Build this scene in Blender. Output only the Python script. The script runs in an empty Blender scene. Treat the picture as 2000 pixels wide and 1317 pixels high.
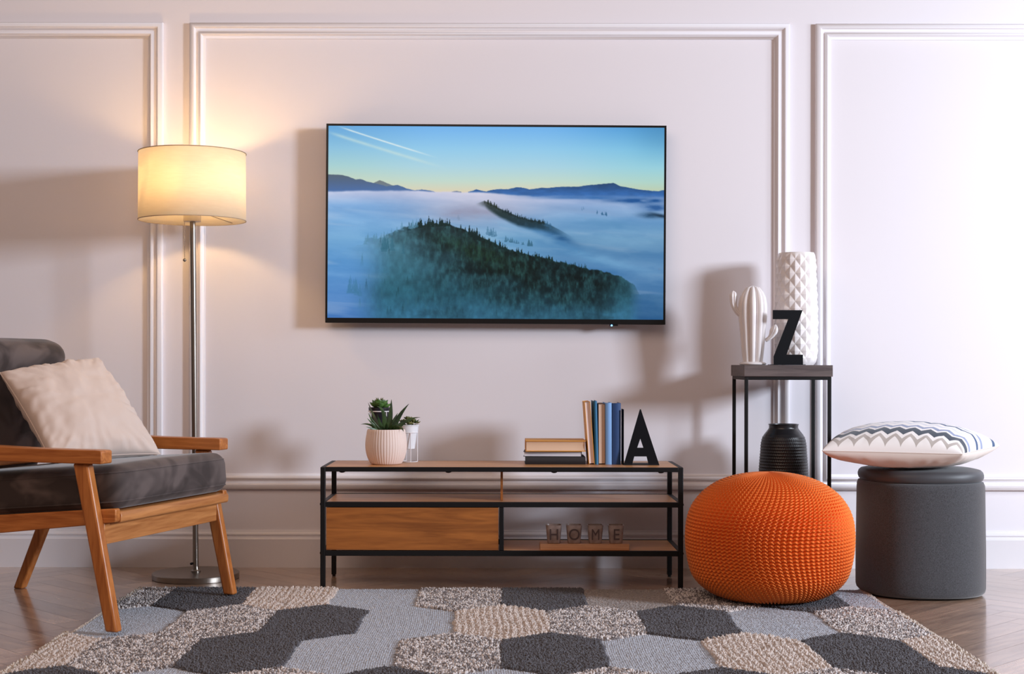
import bpy, bmesh, math, random
import numpy as np
from mathutils import Vector, Matrix
random.seed(7); rng = np.random.default_rng(7)
sc = bpy.context.scene
C = sc.collection

# ------------------------------------------------------------------ camera, world, lights, exposure
H, DW, F = 0.735, 5.144, 2778.0          # eye height, distance camera - wall, focal length in pixels of a 2000 px frame
cam_d = bpy.data.cameras.new('camera'); cam = bpy.data.objects.new('camera', cam_d); C.objects.link(cam)
cam_d.sensor_width = 36; cam_d.lens = 36 * F / 2000
cam_d.shift_x = 0.010; cam_d.shift_y = 0.0265
cam.location = (0, -DW, H); cam.rotation_euler = (math.pi/2, math.radians(-0.10), 0)
cam_d.clip_end = 60
sc.camera = cam

w = bpy.data.worlds.new('world'); sc.world = w; w.use_nodes = True
bg = w.node_tree.nodes['Background']
bg.inputs[0].default_value = (1.0, 0.78, 0.69, 1); bg.inputs[1].default_value = 0.13

def area(name, loc, target, size, sizey, power, col):
    d = bpy.data.lights.new(name, 'AREA'); d.shape = 'RECTANGLE'; d.size = size; d.size_y = sizey
    d.energy = power; d.color = col
    o = bpy.data.objects.new(name, d); C.objects.link(o); o.location = loc
    o.rotation_euler = (Vector(target) - Vector(loc)).to_track_quat('-Z', 'Y').to_euler()
    return o
area('window_light_key', (5.6, -3.92, 1.98), (0.6, 0, 0.9), 0.9, 0.95, 315, (0.80, 0.88, 1.0))
area('window_light_side', (3.7, -1.35, 1.75), (1.6, -0.95, 0.1), 0.5, 0.6, 30, (0.84, 0.90, 1.0))
area('room_light_front', (-1.0, -3.4, 2.7), (0, -0.2, 0.8), 2.8, 1.8, 35, (1.0, 0.72, 0.56))

vs = sc.view_settings
sc.display_settings.display_device = 'sRGB'
vs.view_transform = 'Standard'; vs.look = 'None'; vs.exposure = 0.25; vs.gamma = 1.0; vs.use_curve_mapping = False

# ------------------------------------------------------------------ helpers
def S(r, g, b):
    f = lambda c: (c/255/12.92) if c/255 <= 0.04045 else ((c/255+0.055)/1.055)**2.4
    return (f(r), f(g), f(b), 1)

def tag(o, label=None, cat=None, group=None, kind=None):
    if label: o['label'] = label
    if cat: o['category'] = cat
    if group: o['group'] = group
    if kind: o['kind'] = kind
    return o

def thing(name, label, cat, loc=(0,0,0), rotz=0, group=None):
    o = bpy.data.objects.new(name, None); C.objects.link(o); o.empty_display_size = 0.05
    o.location = loc; o.rotation_euler = (0, 0, rotz)
    return tag(o, label, cat, group)

def setup(o, parent, bevel=0, seg=2, smooth=True, subsurf=0, ang=35):
    if parent is not None: o.parent = parent
    if bevel:
        m = o.modifiers.new('bevel', 'BEVEL'); m.width = bevel; m.segments = seg; m.limit_method = 'ANGLE'; m.angle_limit = math.radians(ang)
    if subsurf:
        m = o.modifiers.new('sub', 'SUBSURF'); m.levels = subsurf; m.render_levels = subsurf
    me = o.data
    if smooth:
        me.polygons.foreach_set('use_smooth', [True]*len(me.polygons))
        if smooth == 'auto' :
            try:
                me.set_sharp_from_angle(angle=math.radians(ang))
            except Exception: pass
    return o

def obj(name, bm, mat, parent=None, bevel=0, seg=2, smooth='auto', subsurf=0, ang=35):
    me = bpy.data.meshes.new(name)
    if not isinstance(bm, bpy.types.Mesh):
        bmesh.ops.recalc_face_normals(bm, faces=bm.faces[:])
        bm.to_mesh(me); bm.free()
    else: me = bm
    for m in (mat if isinstance(mat, (list, tuple)) else [mat]): me.materials.append(m)
    o = bpy.data.objects.new(name, me); C.objects.link(o)
    return setup(o, parent, bevel, seg, smooth, subsurf, ang)

def grid_mesh(name, V, wrap_u=False, wrap_v=False):
    """V: (n, m, 3) points; u along axis 0, v along axis 1"""
    n, m = V.shape[:2]
    me = bpy.data.meshes.new(name)
    a = np.arange(n if wrap_u else n-1); b = np.arange(m if wrap_v else m-1)
    A, B = np.meshgrid(a, b, indexing='ij'); A = A.ravel(); B = B.ravel()
    A2 = (A+1) % n; B2 = (B+1) % m
    q = np.stack([A*m+B, A2*m+B, A2*m+B2, A*m+B2], 1)
    set_mesh(me, V.reshape(-1, 3), q)
    return me

def set_mesh(me, verts, faces):
    k = faces.shape[1]
    me.vertices.add(len(verts)); me.vertices.foreach_set('co', verts.astype(np.float32).ravel())
    me.loops.add(faces.size); me.loops.foreach_set('vertex_index', faces.astype(np.int32).ravel())
    me.polygons.add(len(faces)); me.polygons.foreach_set('loop_start', np.arange(0, faces.size, k, dtype=np.int32))
    me.update(calc_edges=True); me.validate()

def box(bm, x0, x1, y0, y1, z0, z1):
    v = [bm.verts.new(p) for p in ((x0,y0,z0),(x1,y0,z0),(x1,y1,z0),(x0,y1,z0),(x0,y0,z1),(x1,y0,z1),(x1,y1,z1),(x0,y1,z1))]
    for f in ((0,3,2,1),(4,5,6,7),(0,1,5,4),(1,2,6,5),(2,3,7,6),(3,0,4,7)): bm.faces.new([v[i] for i in f])
    return v
def B(*boxes):
    bm = bmesh.new()
    for b in boxes: box(bm, *b)
    return bm

def loft(bm, rings, cap=True, closed=True):
    """rings: list of lists of points"""
    R = [[bm.verts.new(p) for p in r] for r in rings]
    n = len(R[0])
    for a, b in zip(R, R[1:]):
        for i in range(n if closed else n-1):
            bm.faces.new((a[i], a[(i+1) % n], b[(i+1) % n], b[i]))
    if cap:
        bm.faces.new(R[0][::-1]); bm.faces.new(R[-1])
    return R

def tube(bm, pts, r, n=10, cap=True, closed=False):
    pts = [Vector(p) for p in pts]; rr = r if isinstance(r, (list, tuple)) else [r]*len(pts)
    rings = []; up = None
    for i, p in enumerate(pts):
        if closed: t = (pts[(i+1) % len(pts)] - pts[i-1]).normalized()
        else: t = (pts[min(i+1, len(pts)-1)] - pts[max(i-1, 0)]).normalized()
        if up is None:
            up = Vector((0,0,1)) if abs(t.z) < 0.9 else Vector((1,0,0))
        s = t.cross(up).normalized(); up = s.cross(t).normalized()
        rings.append([p + (s*math.cos(2*math.pi*k/n) + up*math.sin(2*math.pi*k/n))*rr[i] for k in range(n)])
    if closed:
        R = [[bm.verts.new(q) for q in ring] for ring in rings]
        for i in range(len(R)):
            a, b = R[i], R[(i+1) % len(R)]
            for k in range(n): bm.faces.new((a[k], a[(k+1) % n], b[(k+1) % n], b[k]))
    else: loft(bm, rings, cap)
def T(pts, r, n=10, **k):
    bm = bmesh.new(); tube(bm, pts, r, n, **k); return bm
def ring_pts(c, r, n=40):
    return [(c[0]+r*math.cos(2*math.pi*k/n), c[1]+r*math.sin(2*math.pi*k/n), c[2]) for k in range(n)]

def lathe(bm, prof, n=64, c=(0,0), cap=(True, True), f=None):
    """prof: (r, z) list bottom to top"""
    rings = []
    for r, z in prof:
        rings.append([(c[0] + (r if f is None else f(r, z, k/n))*math.cos(2*math.pi*k/n), c[1] + (r if f is None else f(r, z, k/n))*math.sin(2*math.pi*k/n), z) for k in range(n)])
    R = loft(bm, rings, cap=False)
    if cap[0]: bm.faces.new(R[0][::-1])
    if cap[1]: bm.faces.new(R[-1])
def L(prof, n=64, **k):
    bm = bmesh.new(); lathe(bm, prof, n, **k); return bm

def plate(outline, holes, y0, y1, to3):
    """flat letter in a plane, given thickness; outline convex pieces list of polygons"""
    bm = bmesh.new()
    for poly in outline:
        loft(bm, [[to3(p, y0) for p in poly], [to3(p, y1) for p in poly]])
    return bm

def at(px, py, Y):                        # a point of the photo at distance Y from the wall
    s = F/(Y+DW); return Vector(((px-980)/s, Y, H-(py-711)/s))

def spline(xs, ys, t):
    xs = np.array(xs, float); ys = np.array(ys, float); t = np.asarray(t, float)
    m = np.gradient(ys, xs)
    i = np.clip(np.searchsorted(xs, t)-1, 0, len(xs)-2)
    h = xs[i+1]-xs[i]; u = np.clip((t-xs[i])/h, 0, 1)
    return (2*u**3-3*u**2+1)*ys[i] + (u**3-2*u**2+u)*h*m[i] + (-2*u**3+3*u**2)*ys[i+1] + (u**3-u**2)*h*m[i+1]

def vnoise(x, y, seed=0):
    r = np.random.default_rng(seed); G = r.random((256, 256))
    xi = np.floor(x).astype(int); yi = np.floor(y).astype(int); fx = x-xi; fy = y-yi
    fx = fx*fx*(3-2*fx); fy = fy*fy*(3-2*fy)
    g = lambda a, b: G[a % 256, b % 256]
    return (g(xi,yi)*(1-fx)+g(xi+1,yi)*fx)*(1-fy) + (g(xi,yi+1)*(1-fx)+g(xi+1,yi+1)*fx)*fy
def fbm(x, y, seed=0, o=5):
    s = 0; a = 0.5; t = 0
    for k in range(o):
        s = s + a*vnoise(x*2**k, y*2**k, seed+k); t += a; a *= 0.5
    return s/t

# ------------------------------------------------------------------ materials
def mat(name, col=(0.8,0.8,0.8,1), rough=0.5, metal=0, **kw):
    m = bpy.data.materials.new(name); m.use_nodes = True
    b = m.node_tree.nodes['Principled BSDF']
    b.inputs['Base Color'].default_value = col; b.inputs['Roughness'].default_value = rough; b.inputs['Metallic'].default_value = metal
    for k, v in kw.items(): b.inputs[k.replace('_', ' ')].default_value = v
    return m
def nodes(m): return m.node_tree.nodes, m.node_tree.links, m.node_tree.nodes['Principled BSDF']
def noise_bump(m, scale=200, strength=0.2, dist=0.001, stretch=(1,1,1), detail=3, coord='Object'):
    N, K, b = nodes(m)
    tc = N.new('ShaderNodeTexCoord'); mp = N.new('ShaderNodeMapping'); mp.inputs['Scale'].default_value = stretch
    t = N.new('ShaderNodeTexNoise'); t.inputs['Scale'].default_value = scale; t.inputs['Detail'].default_value = detail
    bp = N.new('ShaderNodeBump'); bp.inputs['Strength'].default_value = strength; bp.inputs['Distance'].default_value = dist
    K.new(tc.outputs[coord], mp.inputs[0]); K.new(mp.outputs[0], t.inputs[0]); K.new(t.outputs[0], bp.inputs['Height']); K.new(bp.outputs[0], b.inputs['Normal'])
    return t
def noise_color(m, c1, c2, scale=20, stretch=(1,1,1), lo=0.35, hi=0.65, detail=4, coord='Object', distort=0.0):
    N, K, b = nodes(m)
    tc = N.new('ShaderNodeTexCoord'); mp = N.new('ShaderNodeMapping'); mp.inputs['Scale'].default_value = stretch
    t = N.new('ShaderNodeTexNoise'); t.inputs['Scale'].default_value = scale; t.inputs['Detail'].default_value = detail; t.inputs['Distortion'].default_value = distort
    r = N.new('ShaderNodeValToRGB'); r.color_ramp.elements[0].position = lo; r.color_ramp.elements[1].position = hi
    r.color_ramp.elements[0].color = c1; r.color_ramp.elements[1].color = c2
    K.new(tc.outputs[coord], mp.inputs[0]); K.new(mp.outputs[0], t.inputs[0]); K.new(t.outputs[0], r.inputs[0]); K.new(r.outputs[0], b.inputs['Base Color'])
    return r
def wood(name, light, dark, axis='X', rough=0.42, scale=1.0, bump=0.12):
    m = mat(name, light, rough)
    st = {'X': (1.2, 16, 16), 'Y': (16, 1.2, 16), 'Z': (16, 16, 1.2)}[axis]
    N, K, b = nodes(m)
    tc = N.new('ShaderNodeTexCoord'); mp = N.new('ShaderNodeMapping'); mp.inputs['Scale'].default_value = [s*scale for s in st]
    K.new(tc.outputs['Object'], mp.inputs[0])
    t = N.new('ShaderNodeTexNoise'); t.inputs['Scale'].default_value = 3.0; t.inputs['Detail'].default_value = 6; t.inputs['Distortion'].default_value = 1.4
    t2 = N.new('ShaderNodeTexNoise'); t2.inputs['Scale'].default_value = 18; t2.inputs['Detail'].default_value = 3
    K.new(mp.outputs[0], t.inputs[0]); K.new(mp.outputs[0], t2.inputs[0])
    mx = N.new('ShaderNodeMath'); mx.operation = 'MULTIPLY_ADD'; mx.inputs[1].default_value = 0.3
    K.new(t2.outputs[0], mx.inputs[0]); K.new(t.outputs[0], mx.inputs[2])
    r = N.new('ShaderNodeValToRGB'); e = r.color_ramp.elements
    e[0].position = 0.45; e[0].color = dark; e[1].position = 0.85; e[1].color = light
    K.new(mx.outputs[0], r.inputs[0]); K.new(r.outputs[0], b.inputs['Base Color'])
    bp = N.new('ShaderNodeBump'); bp.inputs['Strength'].default_value = bump; bp.inputs['Distance'].default_value = 0.0008
    K.new(mx.outputs[0], bp.inputs['Height']); K.new(bp.outputs[0], b.inputs['Normal'])
    return m

M = {}
M['wall'] = mat('wall_paint', S(228,224,230), 0.45); noise_bump(M['wall'], 260, 0.10, 0.0008)
M['trim'] = mat('trim_paint', S(232,229,234), 0.32)
M['black_metal'] = mat('black_powder_coat', S(14,13,15), 0.5, 0.0, Specular_IOR_Level=0.3); noise_bump(M['black_metal'], 900, 0.05, 0.0003)
M['black_letter'] = mat('black_letter_metal', S(14,15,20), 0.6, Specular_IOR_Level=0.15)
M['steel'] = mat('brushed_steel', S(150,142,134), 0.30, 1.0)
M['gunmetal'] = mat('dark_steel', S(90,88,92), 0.3, 0.9)
M['tv_plastic'] = mat('black_plastic', S(10,9,11), 0.4, Specular_IOR_Level=0.3)
M['oakX'] = wood('oak_laminate', S(212,158,108), S(180,124,76), 'X', 0.38)
M['oak_front'] = wood('oak_drawer_front', S(172,104,46), S(128,72,28), 'X', 0.45, 0.8)
M['chairX'] = wood('chair_oak_along', S(200,126,66), S(158,88,38), 'X', 0.34)
M['chairY'] = wood('chair_oak_across', S(204,138,82), S(166,102,54), 'Y', 0.34)
M['chairZ'] = wood('chair_oak_upright', S(200,126,66), S(158,88,38), 'Z', 0.34)
M['dark_wood'] = wood('stained_dark_wood', S(104,92,90), S(72,62,62), 'X', 0.5)
M['tray'] = wood('tray_wood', S(206,152,112), S(172,120,84), 'X', 0.5)
M['velvet'] = mat('brown_velvet', S(84,74,76), 0.8, Sheen_Weight=0.22, Sheen_Roughness=0.4)
noise_color(M['velvet'], S(52,41,39), S(94,81,78), 6.5, (1,1,1.5), 0.42, 0.62, 2, distort=1.0); noise_bump(M['velvet'], 9, 0.35, 0.006)
M['beige_cloth'] = mat('beige_cotton', S(214,196,186), 0.85, Sheen_Weight=0.2); noise_bump(M['beige_cloth'], 700, 0.15, 0.0006)
M['charcoal_cloth'] = mat('charcoal_woven', S(70,71,76), 0.88, Sheen_Weight=0.45)
noise_color(M['charcoal_cloth'], S(40,40,44), S(68,69,74), 420, (1,1,1), 0.35, 0.65, 3); noise_bump(M['charcoal_cloth'], 650, 0.3, 0.0006)
M['charcoal_leather'] = mat('charcoal_smooth_cloth', S(60,61,66), 0.5, Sheen_Weight=0.15); noise_bump(M['charcoal_leather'], 300, 0.1, 0.0006)
M['orange'] = mat('orange_cotton_yarn', S(242,122,34), 0.8, Sheen_Weight=0.15)
noise_bump(M['orange'], 1200, 0.25, 0.0006)
M['white_ceramic'] = mat('white_ceramic', S(232,226,226), 0.3)
M['cactus_ceramic'] = mat('glossy_white_ceramic', S(232,226,226), 0.18)
M['black_ceramic'] = mat('black_ceramic', S(28,28,32), 0.3)
M['pink_ceramic'] = mat('blush_ceramic', S(226,205,196), 0.6)
M['white_metal'] = mat('white_wire', S(230,228,232), 0.4)
M['white_pot'] = mat('white_pot', S(226,228,234), 0.4)
M['black_pot'] = mat('black_pot', S(34,32,40), 0.35)
M['soil'] = mat('soil', S(48,36,30), 0.95); noise_bump(M['soil'], 300, 0.8, 0.003)
M['aloe'] = mat('aloe_leaf', S(44,66,44), 0.4); noise_color(M['aloe'], S(30,46,36), S(70,98,52), 26, (1,1,1), 0.35, 0.7)
M['echeveria'] = mat('echeveria_leaf', S(62,100,52), 0.42); noise_color(M['echeveria'], S(40,72,36), S(92,130,62), 30)
M['sedum'] = mat('sedum_leaf', S(80,104,56), 0.42); noise_color(M['sedum'], S(52,78,48), S(128,124,72), 60)

# ------------------------------------------------------------------ setting: wall, mouldings, baseboard, floor
bm = bmesh.new(); box(bm, -4.2, 4.2, 0, 0.50, -0.02, 2.9)
tag(obj('wall_back', bm, M['wall'], smooth=False), kind='structure')

def frame(name, x0, x1, z0, z1, prof):
    bm = bmesh.new(); R = []
    for (t, d) in prof:
        R.append([bm.verts.new(p) for p in ((x0+t,-d,z0+t),(x1-t,-d,z0+t),(x1-t,-d,z1-t),(x0+t,-d,z1-t))])
    for a, b in zip(R, R[1:]):
        for i in range(4): bm.faces.new((a[i], a[(i+1)%4], b[(i+1)%4], b[i]))
    a, b = R[-1], R[0]
    for i in range(4): bm.faces.new((a[i], a[(i+1)%4], b[(i+1)%4], b[i]))
    return tag(obj(name, bm, M['trim'], smooth='auto', ang=50), kind='structure')
PR = [(0,-.002),(0,.013),(.003,.017),(.012,.021),(.017,.021),(.020,.017),(.023,.012),(.029,.011),(.033,.013),(.036,.018),(.042,.019),(.046,.015),(.050,.008),(.056,.004),(.0565,-.002)]
frame('trim_1', -2.75, -1.2246, 0.282, 1.966, PR)
frame('trim_2', -1.1285, 1.037, 0.282, 1.966, PR)
frame('trim_3', 1.131, 2.75, 0.282, 1.966, PR)
bprof = [(0,-0.002),(-.018,-0.002),(-.018,.100),(-.0185,.102),(-.015,.106),(-.0105,.109),(-.010,.114),(-.014,.117),(-.014,.121),(-.010,.125),(-.006,.128),(-.005,.133),(0.002,.134)]
bm = bmesh.new(); loft(bm, [[(x, y, z) for y, z in bprof] for x in (-3.8, 3.8)])
tag(obj('baseboard_back', bm, M['trim'], ang=40), kind='structure')

# floor: herringbone parquet, every plank its own quad with its own tone
def floor():
    W, n = 0.085, 5; gap = 0.0004
    verts, faces, uvs, tone = [], [], [], []
    c, s = math.cos(math.radians(45)), math.sin(math.radians(45))
    x0, x1, y0, y1 = -3.8, 3.8, -6.0, 0.10
    def add(ax, ay, bx, by, horiz):
        cx, cy = (ax+bx)/2*W, (ay+by)/2*W
        X, Y = cx*c-cy*s, cx*s+cy*c
        if not (x0-.2 < X < x1+.2 and y0-.2 < Y < y1+.05): return
        P = [(ax*W+gap, ay*W+gap), (bx*W-gap, ay*W+gap), (bx*W-gap, by*W-gap), (ax*W+gap, by*W-gap)]
        Q = [(p[0]*c-p[1]*s, p[0]*s+p[1]*c) for p in P]
        k = len(verts); verts.extend([(q[0], q[1], 0.0) for q in Q]); faces.append((k, k+1, k+2, k+3))
        o = random.random()*20; t = random.random()
        U = [(0,0),(n*W,0),(n*W,W),(0,W)] if horiz else [(0,0),(0,W),(n*W,W),(n*W,0)]
        uvs.extend([(u+o, v+o*0.37) for u, v in U]); tone.extend([t]*4)
    R = int(9/W)
    for m in range(-12, 13):
        for k in range(-R, R):
            ox = 2*n*m
            add(k+ox, k, k+n+ox, k+1, True); add(k+ox, k+1, k+1+ox, k+1+n, False)
    me = bpy.data.meshes.new('floor')
    nb = len(verts)
    verts += [(x0,y0,-.0025),(x1,y0,-.0025),(x1,0.0,-.0025),(x0,0.0,-.0025)]; faces.append((nb,nb+1,nb+2,nb+3)); uvs += [(0,0)]*4; tone += [0]*4
    me.from_pydata(verts, [], faces)
    ul = me.uv_layers.new(name='UVMap'); ul.data.foreach_set('uv', np.array(uvs, np.float32).ravel())
    at_ = me.attributes.new('tone', 'FLOAT', 'CORNER'); at_.data.foreach_set('value', np.array(tone, np.float32))
    m = mat('oak_parquet', S(170,134,108), 0.24, Coat_Weight=0.8, Coat_Roughness=0.12); N, K, b = nodes(m)
    a = N.new('ShaderNodeAttribute'); a.attribute_name = 'tone'
    uv = N.new('ShaderNodeUVMap'); uv.uv_map = 'UVMap'
    mp = N.new('ShaderNodeMapping'); mp.inputs['Scale'].default_value = (2.5, 26, 1); K.new(uv.outputs[0], mp.inputs[0])
    t = N.new('ShaderNodeTexNoise'); t.inputs['Scale'].default_value = 2.2; t.inputs['Detail'].default_value = 7; t.inputs['Distortion'].default_value = 1.0
    K.new(mp.outputs[0], t.inputs[0])
    r = N.new('ShaderNodeValToRGB'); e = r.color_ramp.elements
    e[0].position = .30; e[0].color = S(140,108,88); e[1].position = .72; e[1].color = S(200,166,140)
    K.new(t.outputs[0], r.inputs[0])
    hs = N.new('ShaderNodeHueSaturation'); mr = N.new('ShaderNodeMapRange'); mr.inputs['To Min'].default_value = .76; mr.inputs['To Max'].default_value = 1.18
    K.new(a.outputs['Fac'], mr.inputs[0]); K.new(mr.outputs[0], hs.inputs['Value']); K.new(r.outputs[0], hs.inputs['Color']); K.new(hs.outputs[0], b.inputs['Base Color'])
    bp = N.new('ShaderNodeBump'); bp.inputs['Strength'].default_value = .05; bp.inputs['Distance'].default_value = .0003
    K.new(t.outputs[0], bp.inputs['Height']); K.new(bp.outputs[0], b.inputs['Normal'])
    gapm = mat('parquet_joint', S(70,50,38), .8)
    me.materials.append(m); me.materials.append(gapm); me.polygons[len(faces)-1].material_index = 1
    o = bpy.data.objects.new('floor', me); C.objects.link(o); tag(o, kind='structure')
floor()

# ------------------------------------------------------------------ television
def paint_screen(nx, ny):
    """the mountain picture on the screen: returns (ny, nx, 3) sRGB 0..1, row 0 at the top"""
    X, Y = np.meshgrid(np.linspace(57, 1932, nx), np.linspace(75, 1150, ny))
    def c(r, g, b): return np.array([r, g, b], float)/255
    def ramp(stops, t):
        xs = [s[0] for s in stops]
        return np.stack([np.interp(t, xs, [s[1][k]/255 for s in stops]) for k in range(3)], -1)
    def sm(a, b, t): 
        u = np.clip((t-a)/(b-a), 0, 1); return u*u*(3-2*u)
    def over(img, col, a): return img*(1-a[..., None]) + col*a[..., None]
    skyL = ramp([(75,(100,168,222)),(200,(140,196,226)),(300,(170,212,214)),(400,(206,218,192)),(440,(216,212,190))], Y)
    skyC = ramp([(75,(112,180,240)),(200,(146,204,238)),(300,(172,214,230)),(380,(196,220,208)),(440,(222,212,184))], Y)
    skyR = ramp([(75,(84,158,216)),(200,(128,196,230)),(300,(156,212,226)),(380,(178,216,206)),(440,(196,208,176))], Y)
    wl = (1-sm(57, 700, X))[..., None]; wr = sm(1200, 1932, X)[..., None]
    img = skyC*(1-wl)*(1-wr) + skyL*wl + skyR*wr*(1-wl)
    def trail(x0, y0, x1, y1, wd, col, a0):
        t = (X-x0)/(x1-x0); yy = y0 + (y1-y0)*(t + 0.06*t*(1-t))
        a = np.exp(-((Y-yy)/wd)**2) * sm(-.02, .15, t) * (1-sm(.62, 1.0, t)) * a0 * (0.75+0.5*fbm(X/60, Y/40, 3))
        return a, col
    for args in ((105,76,690,258,4.5,c(226,240,240),.85),(40,106,760,322,9,c(200,226,224),.6)):
        a, col = trail(*args); img = over(img, col, np.clip(a, 0, 1))
    # distant mountains
    def below(xs, ys, soft=1.6, jit=1.5, seed=1):
        yy = np.interp(X, xs, ys) + (fbm(X/14, X*0+seed, seed, 3)-.5)*2*jit
        return sm(-soft, soft, Y-yy)
    pk = below([290,345,425,470],[402,378,410,440]); pk = pk*(X > 290)*(X < 470)
    img = over(img, ramp([(375,(112,118,120)),(430,(100,124,150))], Y), pk*.95)
    ml = below([57,130,170,210,235,270,300,330,380,420,445,500,540,580,645,660],[347,350,358,375,371,385,391,398,412,408,403,425,433,428,438,446])*(X < 655)
    img = over(img, ramp([(345,(84,100,116)),(390,(80,104,140)),(440,(76,112,168))], Y), ml)
    ms = below([745,775,805],[441,435,441])*(X > 748)*(X < 802); img = over(img, c(84,106,140), ms*.9)
    xr = [835,885,940,960,1000,1060,1115,1150,1180,1240,1290,1330,1400,1450,1500,1560,1600,1650,1690,1740,1800,1860,1900,1932]
    yr = [442,426,438,432,424,424,412,416,425,416,415,410,408,408,400,394,390,385,404,412,422,428,430,424]
    mr = below(xr, yr)*(X > 838)
    cm = ramp([(385,(44,72,112)),(410,(46,84,136)),(440,(52,100,164)),(470,(60,112,180))], Y)
    cm = cm*(0.88+0.24*fbm(X/50, Y/16, 11)[..., None])
    img = over(img, cm, mr)
    # sea of fog
    fl = ramp([(440,(196,204,232)),(470,(170,190,226)),(520,(132,176,224)),(600,(122,172,220)),(700,(114,168,214)),(850,(96,154,210)),(1000,(84,138,200)),(1150,(74,124,190))], Y)
    fc = ramp([(440,(204,204,226)),(480,(196,200,224)),(540,(170,180,208)),(600,(140,172,210)),(700,(124,172,208)),(850,(104,160,204)),(1150,(70,124,176))], Y)
    fr = ramp([(440,(120,152,200)),(480,(176,192,226)),(520,(150,180,220)),(600,(120,166,210)),(700,(104,156,200)),(850,(98,152,204)),(1000,(78,132,186)),(1150,(58,108,160))], Y)
    wl = (1-sm(200, 900, X))[..., None]; wr = sm(900, 1500, X)[..., None]
    fog = fl*wl + fc*(1-wl)*(1-wr) + fr*wr
    wave = fbm(X/340+fbm(X/200, Y/90, 21)*1.2, Y/60-X/900, 22, 5)
    fog = fog + ((wave-.5)*.22)[..., None]*np.array([1.0,.8,.55])
    wisps = sm(.55, .8, fbm(X/420+3, Y/44-X/500, 33, 5))*sm(500, 600, Y)
    fog = over(fog, c(196,206,226), wisps*.28)
    yb = np.interp(X, [57,400,650,840,960,1060,1200,1400,1932],[440,436,438,441,443,452,462,454,452]) + (fbm(X/90, X*0, 40)-.5)*10
    fa = sm(-5, 9, Y-yb)
    fr_ = sm(1000, 1500, X); fa = fa*(1-fr_) + sm(-6, 30, Y-yb)*fr_
    img = over(img, np.clip(fog, 0, 1), fa)
    img = img*(1-.10*sm(1000,1500,X)*sm(560,800,Y))[..., None]
    # blue valleys seen through the fog at the right
    def blob(cx, cy, sx, sy, col, a, tilt=0, sd=50):
        nonlocal img
        d = ((X-cx)/sx)**2 + ((Y-cy-tilt*(X-cx))/sy)**2
        n = fbm(X/70, Y/22, sd)
        img = over(img, c(*col), np.clip(np.exp(-d)*a*(.3+1.4*n), 0, 1))
    blob(1780, 484, 190, 16, (34,86,150), 1.0, 0, 51); blob(1500, 470, 200, 9, (60,112,176), .8, 0, 52)
    blob(1890, 520, 90, 22, (50,96,156), .9, 0, 53); blob(1860, 568, 60, 14, (30,66,100), .9, .05, 54)
    blob(1905, 566, 50, 10, (26,50,74), .9, .2, 55); blob(1350, 690, 90, 26, (40,90,140), .9, .45, 56)
    blob(860, 560, 180, 40, (150,152,178), .8, 0, 57); blob(1470, 540, 200, 16, (130,160,200), .6, .1, 58)
    blob(1640, 620, 260, 30, (86,140,186), .55, .08, 59); blob(1350, 720, 260, 22, (60,118,170), .6, .5, 60)
    blob(1600, 820, 300, 30, (120,172,212), .5, .25, 61); blob(1150, 660, 160, 18, (134,176,212), .6, .3, 62)
    blob(1700, 700, 200, 60, (130,178,214), .35, 0, 63)
    # tree spikes
    def spikes(pts, col, alpha, hmin, hmax, n, wd=.22, sd=1, tw=None):
        nonlocal img
        r = np.random.default_rng(sd); xs = [p[0] for p in pts]; ys = [p[1] for p in pts]
        for k in range(n):
            x = r.uniform(xs[0], xs[-1]); y = np.interp(x, xs, ys)+r.uniform(-1, 8); h = r.uniform(hmin, hmax)
            t = (Y-(y-h))/(h*1.3)
            jag = .75+.5*np.abs(np.sin(t*9+k))
            a = sm(-.3, .3, (t*wd*h*jag - np.abs(X-x))/2.0)*(t > 0)*(t < 1)
            al = alpha if not callable(alpha) else alpha(x)
            cc = col if not callable(col) else col(x)
            img = over(img, c(*cc), np.clip(a*al, 0, 1))
    # second ridge
    x2 = [880,930,960,1010,1060,1120,1180,1250,1300,1360,1440]; y2 = [508,490,503,530,552,577,594,606,624,655,700]
    l2 = [512,520,545,578,602,630,644,652,666,690,712]
    top = np.interp(X, x2, y2); bot = np.interp(X, x2, l2)
    a = sm(-3, 3, Y-top)*(1-sm(-16, 14, Y-bot))*sm(870, 960, X)*(1-sm(1230, 1450, X))
    img = over(img, ramp([(490,(58,66,66)),(560,(36,56,60)),(620,(30,58,72)),(700,(40,90,130))], Y), np.clip(a*(.8+.4*fbm(X/20,Y/20,70)), 0, 1))
    spikes([(930,492),(960,503),(1010,530)], (36,50,44), .9, 14, 26, 18, .2, 5)
    spikes([(1030,540),(1060,552),(1120,577),(1180,594),(1265,610)], (24,44,50), .85, 10, 22, 46, .22, 6)
    spikes([(1270,616),(1320,640)], (50,96,130), .5, 14, 30, 8, .3, 7)
    spikes([(935,665),(965,672),(1010,676)], (70,118,150), .6, 22, 46, 7, .25, 8)
    spikes([(1050,705),(1120,722),(1215,732)], (56,104,132), .7, 12, 30, 20, .3, 9)
    spikes([(1550,548),(1615,562)], (50,100,140), .7, 8, 18, 12, .25, 10); spikes([(1470,528),(1490,532)], (90,130,170), .6, 10, 18, 3, .2, 12)
    spikes([(780,588),(790,588)], (130,150,180), .5, 10, 20, 3, .4, 13)
    # main hill
    xh = [90,170,250,280,350,420,480,570,620,720,760,800,850,900,960,1020,1080,1150,1220,1300,1400,1500,1600,1700,1770,1800]
    yh = [830,752,742,706,704,670,640,628,620,614,634,642,668,690,716,746,764,786,800,816,842,866,882,912,958,1010]
    top = np.interp(X, xh, yh) + (fbm(X/16, X*0+2, 80, 3)-.5)*14
    hill = sm(-4, 4, Y-top)
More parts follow.
